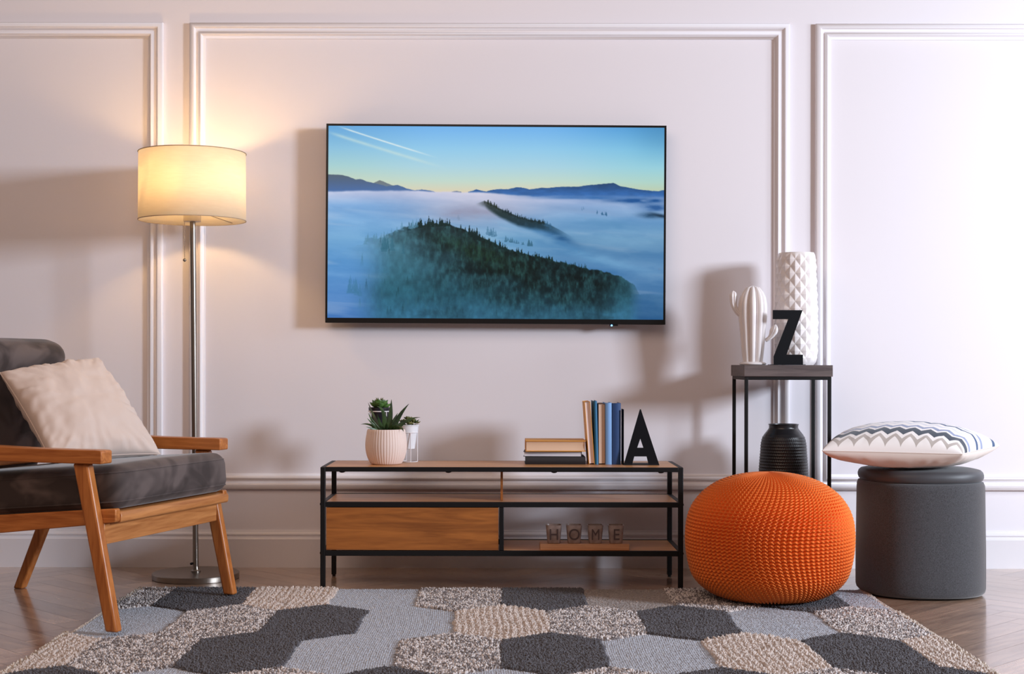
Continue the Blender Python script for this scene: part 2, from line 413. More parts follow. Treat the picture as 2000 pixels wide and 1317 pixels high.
    tex = fbm(X/22, Y/34, 81, 5); tex2 = fbm(X/7, Y/22, 82, 3)
    # how far fog veils the hill: 0 dark core .. 1 fog
    core = np.interp(X, [57,400,600,750,900,1100,1300,1500,1700,1932],[760,680,650,700,760,830,890,920,950,980])
    below_core = np.clip((Y-core)/300, -1, 1.6)
    veil = .05 + .62*sm(.05, 1.25, below_core) + .85*(1-sm(180, 720, X)) + .75*sm(1560, 1810, X) + .12*sm(900, 1100, Y)
    left_lobe = np.exp(-((X-500)/190)**2-((Y-800)/110)**2)*.42
    veil = np.clip(veil + left_lobe + (fbm(X/150, Y/80, 83)-.5)*.62, 0.0, .97)
    veil = np.clip(veil + .5*sm(1040, 1180, Y)*sm(.45, .7, fbm(X/190+4, Y/60, 84)), 0, .98)
    dark = np.stack([(10+22*tex)/255, (26+34*tex)/255, (30+32*tex)/255], -1)*(0.35+1.15*tex2*sm(.25,.75,tex)+.25)[..., None]
    green = np.exp(-((Y-(780+.32*(X-900)))/70)**2)*np.exp(-((X-900)/260)**2)*.5
    dark = over(dark, c(40,74,52), np.clip(green*tex2*1.6, 0, 1))
    teal = ramp([(620,(100,152,178)),(800,(66,116,136)),(1000,(44,96,116)),(1150,(54,110,142))], Y)*(0.86+.3*tex)[..., None]
    lm = (1-sm(110, 420, X))[..., None]; teal = teal*(1-lm) + np.clip(fl, 0, 1)*lm
    hc = dark*(1-veil[..., None]) + teal*veil[..., None]
    sol = np.clip(hill*(1-.9*sm(1700, 1830, X))*(.12+.88*sm(140, 470, X)), 0, 1)
    sol = np.clip(sol + hill*sm(900, 1000, Y)*.3*sm(120, 260, X)*(1-sm(1700,1800,X)), 0, 1)
    img = over(img, hc, sol)
    hp = list(zip(xh, yh))
    colf = lambda x: (18,42,42) if x > 560 else (int(18+(560-x)*.14), int(50+(560-x)*.17), int(60+(560-x)*.22))
    alf = lambda x: .95 if 560 < x < 1300 else (.35+.6*max(0, (x-250)/310) if x <= 560 else max(.25, .95-(x-1300)/500))
    spikes([(485,642),(570,628),(620,620),(740,622)], colf, alf, 22, 48, 26, .2, 20)
    spikes(hp[8:22], colf, alf, 10, 32, 80, .22, 21)
    spikes([(830,665),(850,668),(900,695),(920,700)], (16,38,40), .95, 34, 58, 8, .2, 22)
    spikes([(1010,742),(1060,758)], (18,42,46), .95, 26, 40, 4, .2, 23)
    spikes(hp[2:8], (90,140,170), .55, 16, 44, 22, .28, 24)
    spikes([(340,760),(400,740),(480,770)], (50,104,126), .55, 40, 80, 7, .2, 25)
    spikes([(165,990),(200,980),(240,1010)], (60,118,150), .35, 50, 90, 6, .22, 26)
    r = np.random.default_rng(99)
    for k in range(150):    # single crowns standing out inside the forest
        x = r.uniform(230, 1650); y0 = np.interp(x, xh, yh); y = r.uniform(y0+40, 1150); 
        h = r.uniform(24, 60); t = (Y-(y-h))/(h*1.2); a = sm(-.3, .3, (t*.2*h-np.abs(X-x))/3)*(t > 0)*(t < 1)*(1-t)
        img = over(img, c(14,40,44) if r.random() < .6 else c(60,110,120), np.clip(a*.38, 0, 1))
    dk = sm(1690, 1932, X)*(1-sm(75, 330, Y)); img = over(img, c(70,130,170), dk*.35)
    return np.clip(img, 0, 1)

def television():
    s = F/(DW-0.075); cx, cz = (968-980)/s, H-(437.4-711)/s
    W_, H_ = 664.5/s, 389/s
    t = thing('television', 'large flat black-framed television on the wall showing misty mountains', 'television', (cx, 0, cz))
    t.rotation_euler = (0, math.radians(0.25), 0)
    w2, h2 = W_/2, H_/2
    bz, bb = 0.0075, 0.0175
    # housing: thin panel with a deeper box on the back and a wall mount
    bm = bmesh.new(); box(bm, -w2, w2, -0.070, -0.045, -h2, h2)
    box(bm, -w2*.8, w2*.8, -0.046, -0.022, -h2*.85, h2*.35)
    obj('housing', bm, M['tv_plastic'], t, bevel=.002)
    bm = bmesh.new(); box(bm, -.22, .22, -.023, .0, -.12, .12); obj('wall_mount', bm, M['black_metal'], t, bevel=.002)
    bm = bmesh.new()
    box(bm, -w2, w2, -.0755, -.0702, h2-bz, h2); box(bm, -w2, w2, -.0755, -.0702, -h2, -h2+bb)
    box(bm, -w2, -w2+bz, -.0755, -.0702, -h2+bb, h2-bz); box(bm, w2-bz, w2, -.0755, -.0702, -h2+bb, h2-bz)
    obj('bezel', bm, M['tv_plastic'], t, bevel=.0008)
    nx, ny = 660, 378
    img = paint_screen(nx, ny)
    lin = np.where(img <= .04045, img/12.92, ((img+.055)/1.055)**2.4)
    xs = np.linspace(-w2+bz, w2-bz, nx); zs = np.linspace(h2-bz, -h2+bb, ny)
    V = np.zeros((ny, nx, 3)); V[..., 0] = xs[None, :]; V[..., 1] = -.0725; V[..., 2] = zs[:, None]
    me = grid_mesh('screen', V)
    ca = me.color_attributes.new('picture', 'FLOAT_COLOR', 'POINT')
    ca.data.foreach_set('color', np.concatenate([lin, np.ones((ny, nx, 1))], -1).astype(np.float32).ravel())
    m = mat('screen_picture', (0.004,0.004,0.004,1), .25); N, K, b = nodes(m)
    a = N.new('ShaderNodeVertexColor'); a.layer_name = 'picture'
    K.new(a.outputs[0], b.inputs['Emission Color']); b.inputs['Emission Strength'].default_value = 0.80
    b.inputs['Specular IOR Level'].default_value = 0.15
    o = obj('screen', me, m, t, smooth=False); o['label'] = 'lit screen with misty mountain picture'
    # small sensor pod with a blue standby light under the bezel
    bm = bmesh.new(); box(bm, .408, .438, -.073, -.060, -h2-.006, -h2+.001); pod = obj('sensor', bm, M['tv_plastic'], t, bevel=.001)
    lm = mat('blue_led', (0,0,0,1), .4); lm.node_tree.nodes['Principled BSDF'].inputs['Emission Color'].default_value = (.1,.35,1,1)
    lm.node_tree.nodes['Principled BSDF'].inputs['Emission Strength'].default_value = 6
    bm = bmesh.new(); bmesh.ops.create_uvsphere(bm, u_segments=12, v_segments=8, radius=.0032, matrix=Matrix.Translation((.415, -.073, -h2-.004)))
    obj('standby_light', bm, lm, pod)['label'] = 'glowing blue standby light'
television()

# ------------------------------------------------------------------ tv console
KF, KB, KT = -0.529, -0.210, 0.3995     # front, back, top of the console
KX0, KX1 = -0.588, 0.590
def console():
    t = thing('tv_console', 'low black metal and oak console with drawer under the television', 'tv stand', (0, 0, 0))
    a = .0160
    for x in (KX0, KX1-a):
        for y in (KF, KB-a):
            bm = B((x, x+a, y, y+a, .006 if y == KB-a else .004, KT))
            lg = obj('leg', bm, M['black_metal'], t, bevel=.0015)
            bm = L([(.006,0),(.006,.010)], 16, c=(x+a/2, y+a/2)); obj('levelling_foot', bm, M['black_metal'], lg)
    def level(name, z1, th):
        z0 = z1-th
        bm = B((KX0+a, KX1-a, KF, KF+a, z0, z1), (KX0+a, KX1-a, KB-a, KB, z0, z1),
               (KX0, KX0+a, KF+a, KB-a, z0, z1), (KX1-a, KX1, KF+a, KB-a, z0, z1))
        obj(name, bm, M['black_metal'], t, bevel=.0012)
    level('top_frame', KT+.0005, .0150)
    level('shelf_frame', .2865, .0165); level('bottom_frame', .1285, .0170)
    e = .0005
    obj('top_board', B((KX0+a+e, KX1-a-e, KF+a+e-.006, KB-a-e, KT-.012, KT+.0010)), M['oakX'], t, bevel=.0006)
    obj('shelf_board', B((KX0+a+e, KX1-a-e, KF+a+e, KB-a-e, .272, .2855)), M['oakX'], t, bevel=.0006)
    obj('shelf_board', B((.0075, KX1-a-e, KF+a+e, KB-a-e, .113, .1270)), M['oakX'], t, bevel=.0006)
    obj('divider_post', B((-.0075, .0075, KF, KF+.016, .1295, .2695)), M['black_metal'], t, bevel=.0012)
    obj('divider_post', B((-.0075, .0075, KB-.016, KB, .1295, .2695)), M['black_metal'], t, bevel=.0012)
    obj('centre_panel', B((-.0035, .0045, KF+.06, KB-.02, .2865, .3850)), M['oak_front'], t, bevel=.0006)
    d = obj('drawer', B((KX0+a+.003, -.0095, KF+.002, KF+.016, .1305, .2685)), M['oak_front'], t, bevel=.001)
    obj('drawer_box', B((KX0+a+.010, KX0+a+.020, KF+.016, KB-.02, .132, .255), (-.024, -.014, KF+.016, KB-.02, .132, .255), (KX0+a+.020, -.024, KB-.03, KB-.02, .132, .255), (KX0+a+.020, -.024, KF+.016, KB-.03, .132, .138)), M['oak_front'], d)
    for px in (668, 876, 1083, 1292):
        x = (px-980)/602
        obj('mounting_clip', L([(.004,KT-.0185),(.009,KT-.0165),(.010,KT-.0145)], 14, c=(x, KF+.010)), M['black_metal'], t)
    for z in (.279, .120):
        for x, sgn in ((KX0, -1), (KX1, 1)):
            bm = bmesh.new(); tube(bm, [(x-.001*sgn, KF+.008, z), (x+.002*sgn, KF+.008, z)], [.0042,.0034], 10)
            obj('bolt', bm, M['black_metal'], t)
console()
TZ = KT + .001           # surface of the console top

# ------------------------------------------------------------------ books
def book(name, label, cover, w, d, h, loc, flat=False, spine_front=False, tilt=0, rotz=0, pagecol=(214,196,180), group=None, spine=None, cover_t=.0016):
    """built standing: w thickness along x, d depth along y, h height along z; spine at the back or the front"""
    t = thing(name, label, 'book', loc, 0, group)
    t.rotation_mode = 'XYZ'
    t.rotation_euler = (0, tilt, rotz)
    ct = cover_t
    pm = mat('paper', S(*pagecol), .85)
    N, K, b = nodes(pm); tc = N.new('ShaderNodeTexCoord'); mp = N.new('ShaderNodeMapping'); mp.inputs['Scale'].default_value = (1200, 3, 3) if not flat else (3, 3, 1200)
    nt = N.new('ShaderNodeTexNoise'); nt.inputs['Scale'].default_value = 1; bp = N.new('ShaderNodeBump'); bp.inputs['Strength'].default_value = .35; bp.inputs['Distance'].default_value = .0006
    K.new(tc.outputs['Object'], mp.inputs[0]); K.new(mp.outputs[0], nt.inputs[0]); K.new(nt.outputs[0], bp.inputs['Height']); K.new(bp.outputs[0], b.inputs['Normal'])
    def m(x, y, z):      # standing -> lying
        return (x, y, z) if not flat else (z, y, x)
    def bx(bm, x0, x1, y0, y1, z0, z1):
        a, c = m(x0, y0, z0), m(x1, y1, z1)
        box(bm, min(a[0],c[0]), max(a[0],c[0]), y0, y1, min(a[2],c[2]), max(a[2],c[2]))
    bm = bmesh.new(); bx(bm, 0, ct, 0, d, 0, h); obj('cover', bm, cover, t, bevel=.0007)
    bm = bmesh.new(); bx(bm, w-ct, w, 0, d, 0, h); obj('cover', bm, cover, t, bevel=.0007)
    # pages: the fore edge slightly hollow, the top a little below the covers
    bm = bmesh.new(); rings = []
    fy = .004 if not spine_front else ct
    by = d-ct if not spine_front else d-.004
    for k in range(9):
        x = ct + (w-2*ct)*k/8; hol = .003*math.sin(math.pi*k/8)
        y0, y1 = (fy+hol, by) if not spine_front else (fy, by-hol)
        rings.append([m(x, y0, .003), m(x, y1, .003), m(x, y1, h-.003), m(x, y0, h-.003)])
    loft(bm, rings); obj('pages', bm, pm, t, smooth='auto')
    # spine: rounded strip
    bm = bmesh.new(); rings = []
    n = 10
    for z in (0, h):
        outer, inner = [], []
        for k in range(n+1):
            x = w*k/n; bul = .0035*math.sin(math.pi*k/n)
            if spine_front: outer.append(m(x, -bul, z)); inner.append(m(x, ct-bul*.9, z))
            else: outer.append(m(x, d+bul, z)); inner.append(m(x, d-ct+bul*.9, z))
        rings.append(outer + inner[::-1])
    loft(bm, rings); obj('spine', bm, spine or cover, t, smooth='auto')
    return t
def cloth(name, col, rough=.6):
    m = mat(name, S(*col), rough); noise_bump(m, 900, .12, .0004); return m
c_yel = cloth('yellow_cover', (226,160,58)); c_yel2 = cloth('mustard_cover', (214,150,60)); c_teal = cloth('teal_cover', (30,100,140)); c_teal2 = cloth('grey_teal_cover', (60,66,70))
c_brown = cloth('brown_cover', (96,62,44)); c_lblue = cloth('light_blue_cover', (120,164,216)); c_navy = cloth('navy_cover', (34,68,118)); c_black = cloth('black_cover', (28,27,32)); c_grey = cloth('pale_grey_cover', (150,140,140))
s_b = F/(DW-.403); bx_ = lambda px: (px-980)/s_b
g = 'books standing in a row on the console'
zt = lambda y: H-(y-711)/s_b-TZ
# pixels of the row -> thickness and height
book('book', 'yellow-covered book with pale page edges leaning left at the row end', c_yel, .0192, .130, zt(784.5), (bx_(1150.6), -.403, TZ+.0003), tilt=math.radians(-4.2), group=g, pagecol=(216,196,190))
book('book', 'teal blue book standing between the yellow book and the pale-paged book', c_teal, .0115, .135, zt(783.0), (bx_(1162.4), -.402, TZ+.0003), spine_front=True, tilt=math.radians(-1.4), group=g)
book('book', 'brown-covered book showing beige pages, beside the light blue book', c_brown, .0228, .130, zt(788.5), (bx_(1169.4), -.402, TZ+.0003), tilt=math.radians(-.4), group=g, pagecol=(200,170,148))
book('book', 'light blue book standing directly left of the navy book', c_lblue, .0208, .130, zt(786.5), (bx_(1183.2), -.401, TZ+.0003), spine_front=True, tilt=math.radians(-.3), group=g)
book('book', 'thick navy blue book at the right end of the standing row', c_navy, .0290, .140, zt(787.0), (bx_(1195.7), -.402, TZ+.0003), spine_front=True, group=g)
g = 'books lying in a stack on the console'
x0 = bx_(1026)
book('book', 'black book at the bottom of the lying stack', c_black, .0245, .150, .2015, (x0, -.402, TZ+.0004), flat=True, spine_front=True, group=g)
book('book', 'thin dark-covered book with white pages in the middle of the lying stack', c_teal2, .0175, .155, .196, (x0-.006, -.385, TZ+.0252), flat=True, rotz=math.radians(-3.0), group=g, pagecol=(216,212,218))
book('book', 'mustard yellow book with beige page edges on top of the lying stack', c_yel2, .0365, .150, .2010, (x0+.0015, -.400, TZ+.0430), flat=True, group=g, pagecol=(216,184,156), cover_t=.0030)

# ------------------------------------------------------------------ letter bookends
def prism_xz(polys, y0, y1, place):
    """polygon pieces sharing edges -> one extruded plate"""
    bm = bmesh.new()
    for poly in polys:
        loft(bm, [[place(p, y0) for p in poly], [place(p, y1) for p in poly]])
    return bm
def letter_A():
    Y = -.425; s = F/(DW+Y)
    P = lambda p, y: ((1000+p[0]/6.25-980)/s - ox, y, H-(770+p[1]/6.25-711)/s - TZ)
    ox = (1290-980)/s - .05
    t = thing('letter_bookend', 'black metal letter A bookend beside the navy book', 'bookend', (ox, Y, TZ+.0002))
    zsh = 0
    # left leg, right leg, apex, crossbar
    outer_l = [(1562,180),(1368,852)]; outer_r = [(1574,180),(1798,852)]
    A = (1562,180); Bp = (1574,180); tri = (1568,540); tl = (1530,650); tr = (1605,650); bl = (1495,757); br = (1645,757); fl = (1470,852); fr = (1668,852)
    LB = (1368,852); RB = (1798,852)
    def left_at(y): return (1562+(1368-1562)*(y-180)/672, y)
    def right_at(y): return (1574+(1798-1574)*(y-180)/672, y)
    polys = [[A, Bp, right_at(540), tri, left_at(540)], [left_at(540), tri, tl, left_at(650)], [tri, right_at(540), right_at(650), tr],
             [left_at(650), tl, tr, right_at(650), right_at(757), br, bl, left_at(757)], [left_at(757), bl, fl, LB], [br, right_at(757), RB, fr]]
    obj('letter', prism_xz(polys, 0, .0025, P), M['black_letter'], t, smooth=False)
    x1 = P((1340,0), 0)[0]; x2 = P((1800,0), 0)[0]; xp = P((1363,0), 0)[0]
    obj('base_plate', B((xp, x2, -.004, .09, 0, .0018)), M['black_letter'], t)
    obj('upright_plate', B((xp, xp+.0022, .012, .088, .0018, P((0,183),0)[2])), M['black_letter'], t, bevel=.0004)
letter_A()
TS = 0.7335              # top of the side table
def letter_Z():
    Y = -.315; s = F/(DW+Y); ox = (1538-980)/s
    P = lambda p, y: ((1400+p[0]/5.064-980)/s - ox, y, H-(480+p[1]/5.064-711)/s - TS)
    t = thing('letter_bookend', 'black metal letter Z bookend standing in front of the white vase', 'bookend', (ox, Y, TS+.0002))
    b = P((0,1178), 0)[2]
    def Q(p, y):
        q = P(p, y); return (q[0], q[1], q[2]-b+.0018 if p[1] < 1177 else .0)
    polys = [[(553,640),(848,640),(822,712),(706,730),(553,730)], [(706,730),(822,712),(690,1080),(562,1100)], [(562,1100),(690,1080),(853,1080),(853,1178),(562,1178)]]
    obj('letter', prism_xz(polys, 0, .0025, Q), M['black_letter'], t, smooth=False)
    obj('base_plate', B((P((545,0),0)[0], P((875,0),0)[0], -.006, .075, 0, .0018)), M['black_letter'], t)
letter_Z()

# ------------------------------------------------------------------ plants on the console
def leaf_bm(pts, widths, thick, bm, up=Vector((0,0,1)), cup=.25):
    """fleshy leaf: lens cross-section swept along pts"""
    pts = [Vector(p) for p in pts]; rings = []
    for i, p in enumerate(pts):
        t = (pts[min(i+1, len(pts)-1)]-pts[max(i-1, 0)]).normalized()
        s = t.cross(up)
        if s.length < .05: s = t.cross(Vector((.3,1,0)))
        s.normalize(); n = s.cross(t).normalized()
        w_, th = widths[i], thick*widths[i]
        ring = []
        for k in range(8):
            a = 2*math.pi*k/8; ring.append(p + s*math.cos(a)*w_ + n*(math.sin(a)*th + cup*w_*math.cos(a)**2))
        rings.append(ring)
    loft(bm, rings)
def bez(a, b, c, n=9):
    a, b, c = Vector(a), Vector(b), Vector(c)
    return [a*(1-t)**2 + b*2*t*(1-t) + c*t*t for t in [k/(n-1) for k in range(n)]]

def aloe_plant():
    Y = -.400; s = F/(DW+Y); cx = (754.5-980)/s
    t = thing('potted_aloe', 'spiky aloe in a ribbed blush ceramic pot on the console', 'plant', (cx, Y, TZ+.0002))
    zs = [0,.002,.008,.02,.04,.062,.085,.103,.114,.117]; rs = [.046,.050,.0545,.0605,.0665,.0690,.0675,.0645,.0625,.0610]
    prof = [(float(spline(zs, rs, z)), z) for z in np.linspace(0, .117, 34)]
    n = 44*10
    rib = lambda r, z, u: r + (0.0014*(abs(math.cos(math.pi*44*u))**.7 - .55))*min(1, z/.006)*(1 if z < .1145 else .2)
    bm = bmesh.new()
    lathe(bm, prof, n, f=rib, cap=(True, False))
    lathe(bm, [(.061,.117),(.0585,.1165),(.058,.105),(.056,.09)], n, cap=(False, False))
    bmesh.ops.remove_doubles(bm, verts=bm.verts[:], dist=.00002)
    obj('pot', bm, M['pink_ceramic'], t, ang=70)
    obj('soil', L([(.0001,.106),(.0575,.1045)], 40, cap=(False, False)), M['soil'], t)
    def tip(zx, zy, dy=0):                   # zoom pixels of the leaf tip -> local point
        x = (680+zx/7.317-980)/s - cx; z = H-(760+zy/7.317-711)/s - TZ; return Vector((x, dy, z))
    base = Vector((0,0,.108))
    tips = [((618,150),(620,400),.0090,.0), ((875,210),(700,400),.0085,-.02), ((1040,402),(830,400),.0052,-.03), ((190,505),(330,470),.0042,-.02),
            ((275,200),(360,400),.0055,.03), ((300,335),(350,480),.0050,-.03), ((288,412),(360,500),.0045,-.04), ((272,532),(360,560),.0040,-.045),
            ((415,245),(560,280),.0070,-.01), ((810,600),(770,490),.0060,-.055), ((436,350),(450,470),.0055,-.05), ((700,350),(640,470),.0070,.03),
            ((500,330),(560,430),.0070,.02), ((380,450),(470,480),.0060,.03), ((900,450),(760,450),.0060,.035), ((560,470),(570,520),.006,-.055), ((660,480),(640,520),.006,-.055),
            ((740,500),(690,510),.006,-.05)]
    for k, (tp, ct, wd, dy) in enumerate(tips):
        a = tip(*tp, dy=dy); b = tip(*ct, dy=dy*.5)
        st = base + Vector((a.x*.28, dy*.35, 0))
        pts = bez(st, b, a, 10)
        wds = [wd*x for x in (1.0,1.05,1.05,1.0,.92,.8,.66,.48,.27,.05)]
        bm = bmesh.new(); leaf_bm(pts, wds, .34, bm, up=Vector((0,-1,.35)), cup=.3)
        obj('leaf', bm, M['aloe'], t)
aloe_plant()

def wire_stand(parent, r, zr, wire=.0016, legs=4, rot=.4):
    bm = bmesh.new(); tube(bm, ring_pts((0,0,zr), r, 48), wire*1.25, 8, closed=True); st = obj('stand_ring', bm, M['white_metal'], parent)
    bm = bmesh.new(); tube(bm, ring_pts((0,0,wire), r, 48), wire, 8, closed=True); obj('stand_ring', bm, M['white_metal'], parent)
    for k in range(legs):
        a = rot + 2*math.pi*k/legs; x, y = r*math.cos(a), r*math.sin(a)
        obj('stand_leg', T([(x,y,wire),(x,y,zr)], wire, 8), M['white_metal'], parent)

def rosette(parent, c, R, n, matl, wd, seed, dome=1.0, tilt0=.15):
    r = random.Random(seed)
    for k in range(n):
        f = k/n; az = k*2.39996; el = math.radians(8 + 78*f) + r.uniform(-.08,.08)
        ln = R*(1-.55*f)*r.uniform(.92,1.06)
        d = Vector((math.cos(az)*math.cos(el), math.sin(az)*math.cos(el), math.sin(el)*dome))
        up = Vector((0,0,1))
        a = Vector(c); b = a + d*ln*.55 + Vector((0,0,-.08*ln)); e = a + d*ln + up*ln*.25*(1-f)
        pts = bez(a, b, e, 8); w_ = wd*(1-.35*f)
        bm = bmesh.new(); leaf_bm(pts, [w_*x for x in (.35,.6,.85,1,1.08,1.0,.7,.10)], .32, bm, up=up if el < 1.2 else Vector((1,0,.2)), cup=.3)
        obj('leaf', bm, matl, parent)

def echeveria():
    Y = -.285; s = F/(DW+Y); cx = (741.5-980)/s
    t = thing('potted_echeveria', 'green rosette succulent in a black pot on a white wire stand', 'plant', (cx, Y, TZ+.0002))
    z = lambda y: H-(y-711)/s-TZ
    zr = z(803.5); wire_stand(t, .0375, zr, .0015, 4, .75)
    bm = L([(.020,zr-.075),(.024,zr-.074),(.0335,zr-.004),(.0350,zr),(.0372,zr+.0035),(.0378,zr+.013),(.0350,zr+.013),(.034,zr+.006)], 48, cap=(True, False))
    obj('pot', bm, M['black_pot'], t)
    obj('soil', L([(.0001,zr+.010),(.0345,zr+.009)], 30, cap=(False,False)), M['soil'], t)
    rosette(t, (0,0,zr+.012), .040, 28, M['echeveria'], .0150, 3, dome=1.1)
    # small crown standing up in the middle
    for k in range(6):
        a = k*1.05; p = bez((0,0,zr+.02),(math.cos(a)*.006, math.sin(a)*.006, zr+.034),(math.cos(a)*.012, math.sin(a)*.012, z(777)),7)
        bm = bmesh.new(); leaf_bm(p, [.004,.0048,.005,.0045,.0036,.0022,.0004], .35, bm, up=Vector((math.cos(a+1.57), math.sin(a+1.57), .1))); obj('leaf', bm, M['sedum'], t)
echeveria()

def sedum():
    Y = -.285; s = F/(DW+Y); cx = (798.0-980)/s
    t = thing('potted_sedum', 'small leafy succulent in a white pot on a wire stand', 'plant', (cx, Y, TZ+.0002))
    z = lambda y: H-(y-711)/s-TZ
    zr = z(844.5); wire_stand(t, .0315, zr, .0015, 4, .30)
    zb = z(877)
    obj('pot', L([(.0195,zb),(.0215,zb+.001),(.0290,zr-.004),(.0300,zr),(.0325,zr+.0015),(.0345,z(833)),(.0362,z(832)),(.0362,z(830)),(.0330,z(830)),(.0325,z(834))], 48, cap=(True, False)), M['white_pot'], t)
    obj('soil', L([(.0001,z(832)),(.0330,z(833))], 30, cap=(False,False)), M['soil'], t)
    for (dx, dy, dz, R, sd) in ((-.012,-.012,.010,.017,1),(.016,-.008,.010,.018,2),(.002,.006,.016,.018,3),(-.020,.010,.008,.016,4),(.024,.010,.006,.015,5),(.004,-.024,.004,.015,6),(-.004,-.004,.02,.015,7)):
        rosette(t, (dx, dy, z(833)+dz+.004), R*1.12, 13, M['sedum'], .0056, sd)
        obj('stem', T([(dx*.6, dy*.6, z(834)), (dx, dy, z(833)+dz)], .0018, 6), M['sedum'], t)
sedum()

# ------------------------------------------------------------------ HOME tealight holders on a tray
def home_set():
    TRY = -.500; sh = .1272
    s = F/(DW+TRY); x0, x1 = (1055.5-980)/s, (1230-980)/s
    bm = B((x0, x1, TRY, TRY+.075, sh, sh+.0200))
    tr = tag(obj('wooden_tray', bm, M['tray'], bevel=.0015), 'narrow light wooden tray under four glass candle holders', 'tray')
    gm = mat('smoky_glass', S(122,104,98), .35, Transmission_Weight=.0, Coat_Weight=.4, IOR=1.4)
    noise_color(gm, S(128,108,102), S(168,148,140), 40, (1,1,1), .3, .7); noise_bump(gm, 160, .3, .001)
    dm = mat('engraved_letter', S(78,60,58), .6); lt = mat('frost_letter', S(150,132,124), .6)
    Yc = TRY+.034; s = F/(DW+Yc)
    for k, (ch, px) in enumerate(zip('HOME', (1082, 1121.5, 1162.8, 1203.2))):
        cx = (px-980)/s; z0 = sh+.0204
        t = thing('candle_holder', 'smoky glass tealight holder with the letter %s' % ch, 'candle holder', (cx, Yc, z0), 0, 'letter candle holders on the wooden tray')
        def sq(h, z, rr=.35):
            out = []
            for i in range(32):
                a = 2*math.pi*(i+.5)/32; c_, s_ = math.cos(a), math.sin(a)
                e = (abs(c_)**5+abs(s_)**5)**(-1/5); out.append((h*c_*e, h*s_*e, z))
            return out
        bm = bmesh.new()
        loft(bm, [sq(.0195,0), sq(.0208,.0015), sq(.0262,.0585), sq(.0265,.0600), sq(.0235,.0600), sq(.0225,.056), sq(.0185,.012)])
        obj('glass', bm, gm, t, ang=50)
        cu = bpy.data.curves.new('letter', 'FONT'); cu.body = ch; cu.size = .052; cu.extrude = .0006; cu.align_x = 'CENTER'; cu.align_y = 'CENTER'; cu.offset = 0
        tmp = bpy.data.objects.new('tmp', cu); C.objects.link(tmp)
        dg = bpy.context.evaluated_depsgraph_get(); me = bpy.data.meshes.new_from_object(tmp.evaluated_get(dg)); bpy.data.objects.remove(tmp)
        me.transform(Matrix.Scale(.92 if ch != 'M' else .74, 4, (1,0,0)))
        o = obj('letter', me, dm, t, smooth=False)
        o.rotation_euler = (math.radians(90+5.5), 0, 0); o.location = (0, -.0240, .028)
        o['label'] = 'dark engraved letter'
home_set()

# ------------------------------------------------------------------ side table and what stands on it
def side_table():
    Yf, Yb = -.354, -.084; x0, x1 = .8155, 1.1155
    t = thing('side_table', 'tall slim side table with dark wooden top and thin metal legs', 'table', ((x0+x1)/2, (Yf+Yb)/2, 0))
    hx, hy = (x1-x0)/2, (Yb-Yf)/2
    obj('tabletop', B((-hx, hx, -hy, hy, TS-.039, TS)), M['dark_wood'], t, bevel=.0015)
    a = .0115; g_ = .004
    for sx in (-1, 1):
        for sy in (-1, 1):
            xa, ya = (-hx+g_ if sx < 0 else hx-g_-a), (-hy+g_ if sy < 0 else hy-g_-a)
            obj('leg', B((xa, xa+a, ya, ya+a, .001, TS-.039)), M['gunmetal'] if False else M['black_metal'], t, bevel=.001)
    z1 = TS-.0392; z0 = z1-.011
    obj('top_rail', B((-hx+g_+a, hx-g_-a, -hy+g_, -hy+g_+a, z0, z1), (-hx+g_+a, hx-g_-a, hy-g_-a, hy-g_, z0, z1), (-hx+g_, -hx+g_+a, -hy+g_+a, hy-g_-a, z0, z1), (hx-g_-a, hx-g_, -hy+g_+a, hy-g_-a, z0, z1)), M['black_metal'], t, bevel=.001)
    obj('bottom_rail', B((-hx+g_+a, hx-g_-a, hy-g_-a, hy-g_, .001, .0125), (-hx+g_, -hx+g_+a, -hy+g_+a, hy-g_-a, .001, .0125), (hx-g_-a, hx-g_, -hy+g_+a, hy-g_-a, .001, .0125)), M['black_metal'], t, bevel=.001)
side_table()

def white_vase():
    Y = -.178; s = F/(DW+Y); cx = (1555-980)/s
    t = thing('white_vase', 'tall white ceramic vase with raised diamond facets on the side table', 'vase', (cx, Y, TS+.0003))
    Ht = (711-493.5)/s + H - TS
    zs = np.array([0,.008,.05,.11,.17,.24,.32,.36,.385,Ht]); rs = np.array([.064,.069,.0735,.0750,.0750,.0725,.0695,.0680,.0660,.0645])
    nc, rows, sub = 12, 8, 12
    nu, nv = nc*sub*2, rows*sub*2+1
    u = np.arange(nu)/nu; v = np.linspace(0, 1, nv)
    U, V_ = np.meshgrid(u, v, indexing='ij')
    z = V_*Ht; r = spline(zs, rs, z)
    a = U*nc; b = V_*rows
    # diamond lattice: rotated cells, a pyramid in each
    p = a+b; q = a-b
    fp = np.abs((p % 1)-.5)*2; fq = np.abs((q % 1)-.5)*2          # 0 in the middle of a cell side .. 1
    h = 1-np.maximum(fp, fq)
    amp = .0056*np.clip(np.minimum(V_/.09, (1-V_)/.05), 0, 1)
    r = r - .004 + h*amp
    P = np.stack([r*np.cos(2*np.pi*U), r*np.sin(2*np.pi*U), z], -1)
    me = grid_mesh('body', P, wrap_u=True)
    obj('body', me, M['white_ceramic'], t, smooth='auto', ang=14)
    obj('rim', L([(.0603,Ht-.001),(.0605,Ht+.0006),(.058,Ht+.0006),(.0565,Ht-.004),(.060,Ht-.10),(.058,.01),(.001,.008)], 64, cap=(False, False)), M['white_ceramic'], t)
    obj('foot', L([(.0600,0),(.0602,.0015)], 64), M['white_ceramic'], t)
white_vase()

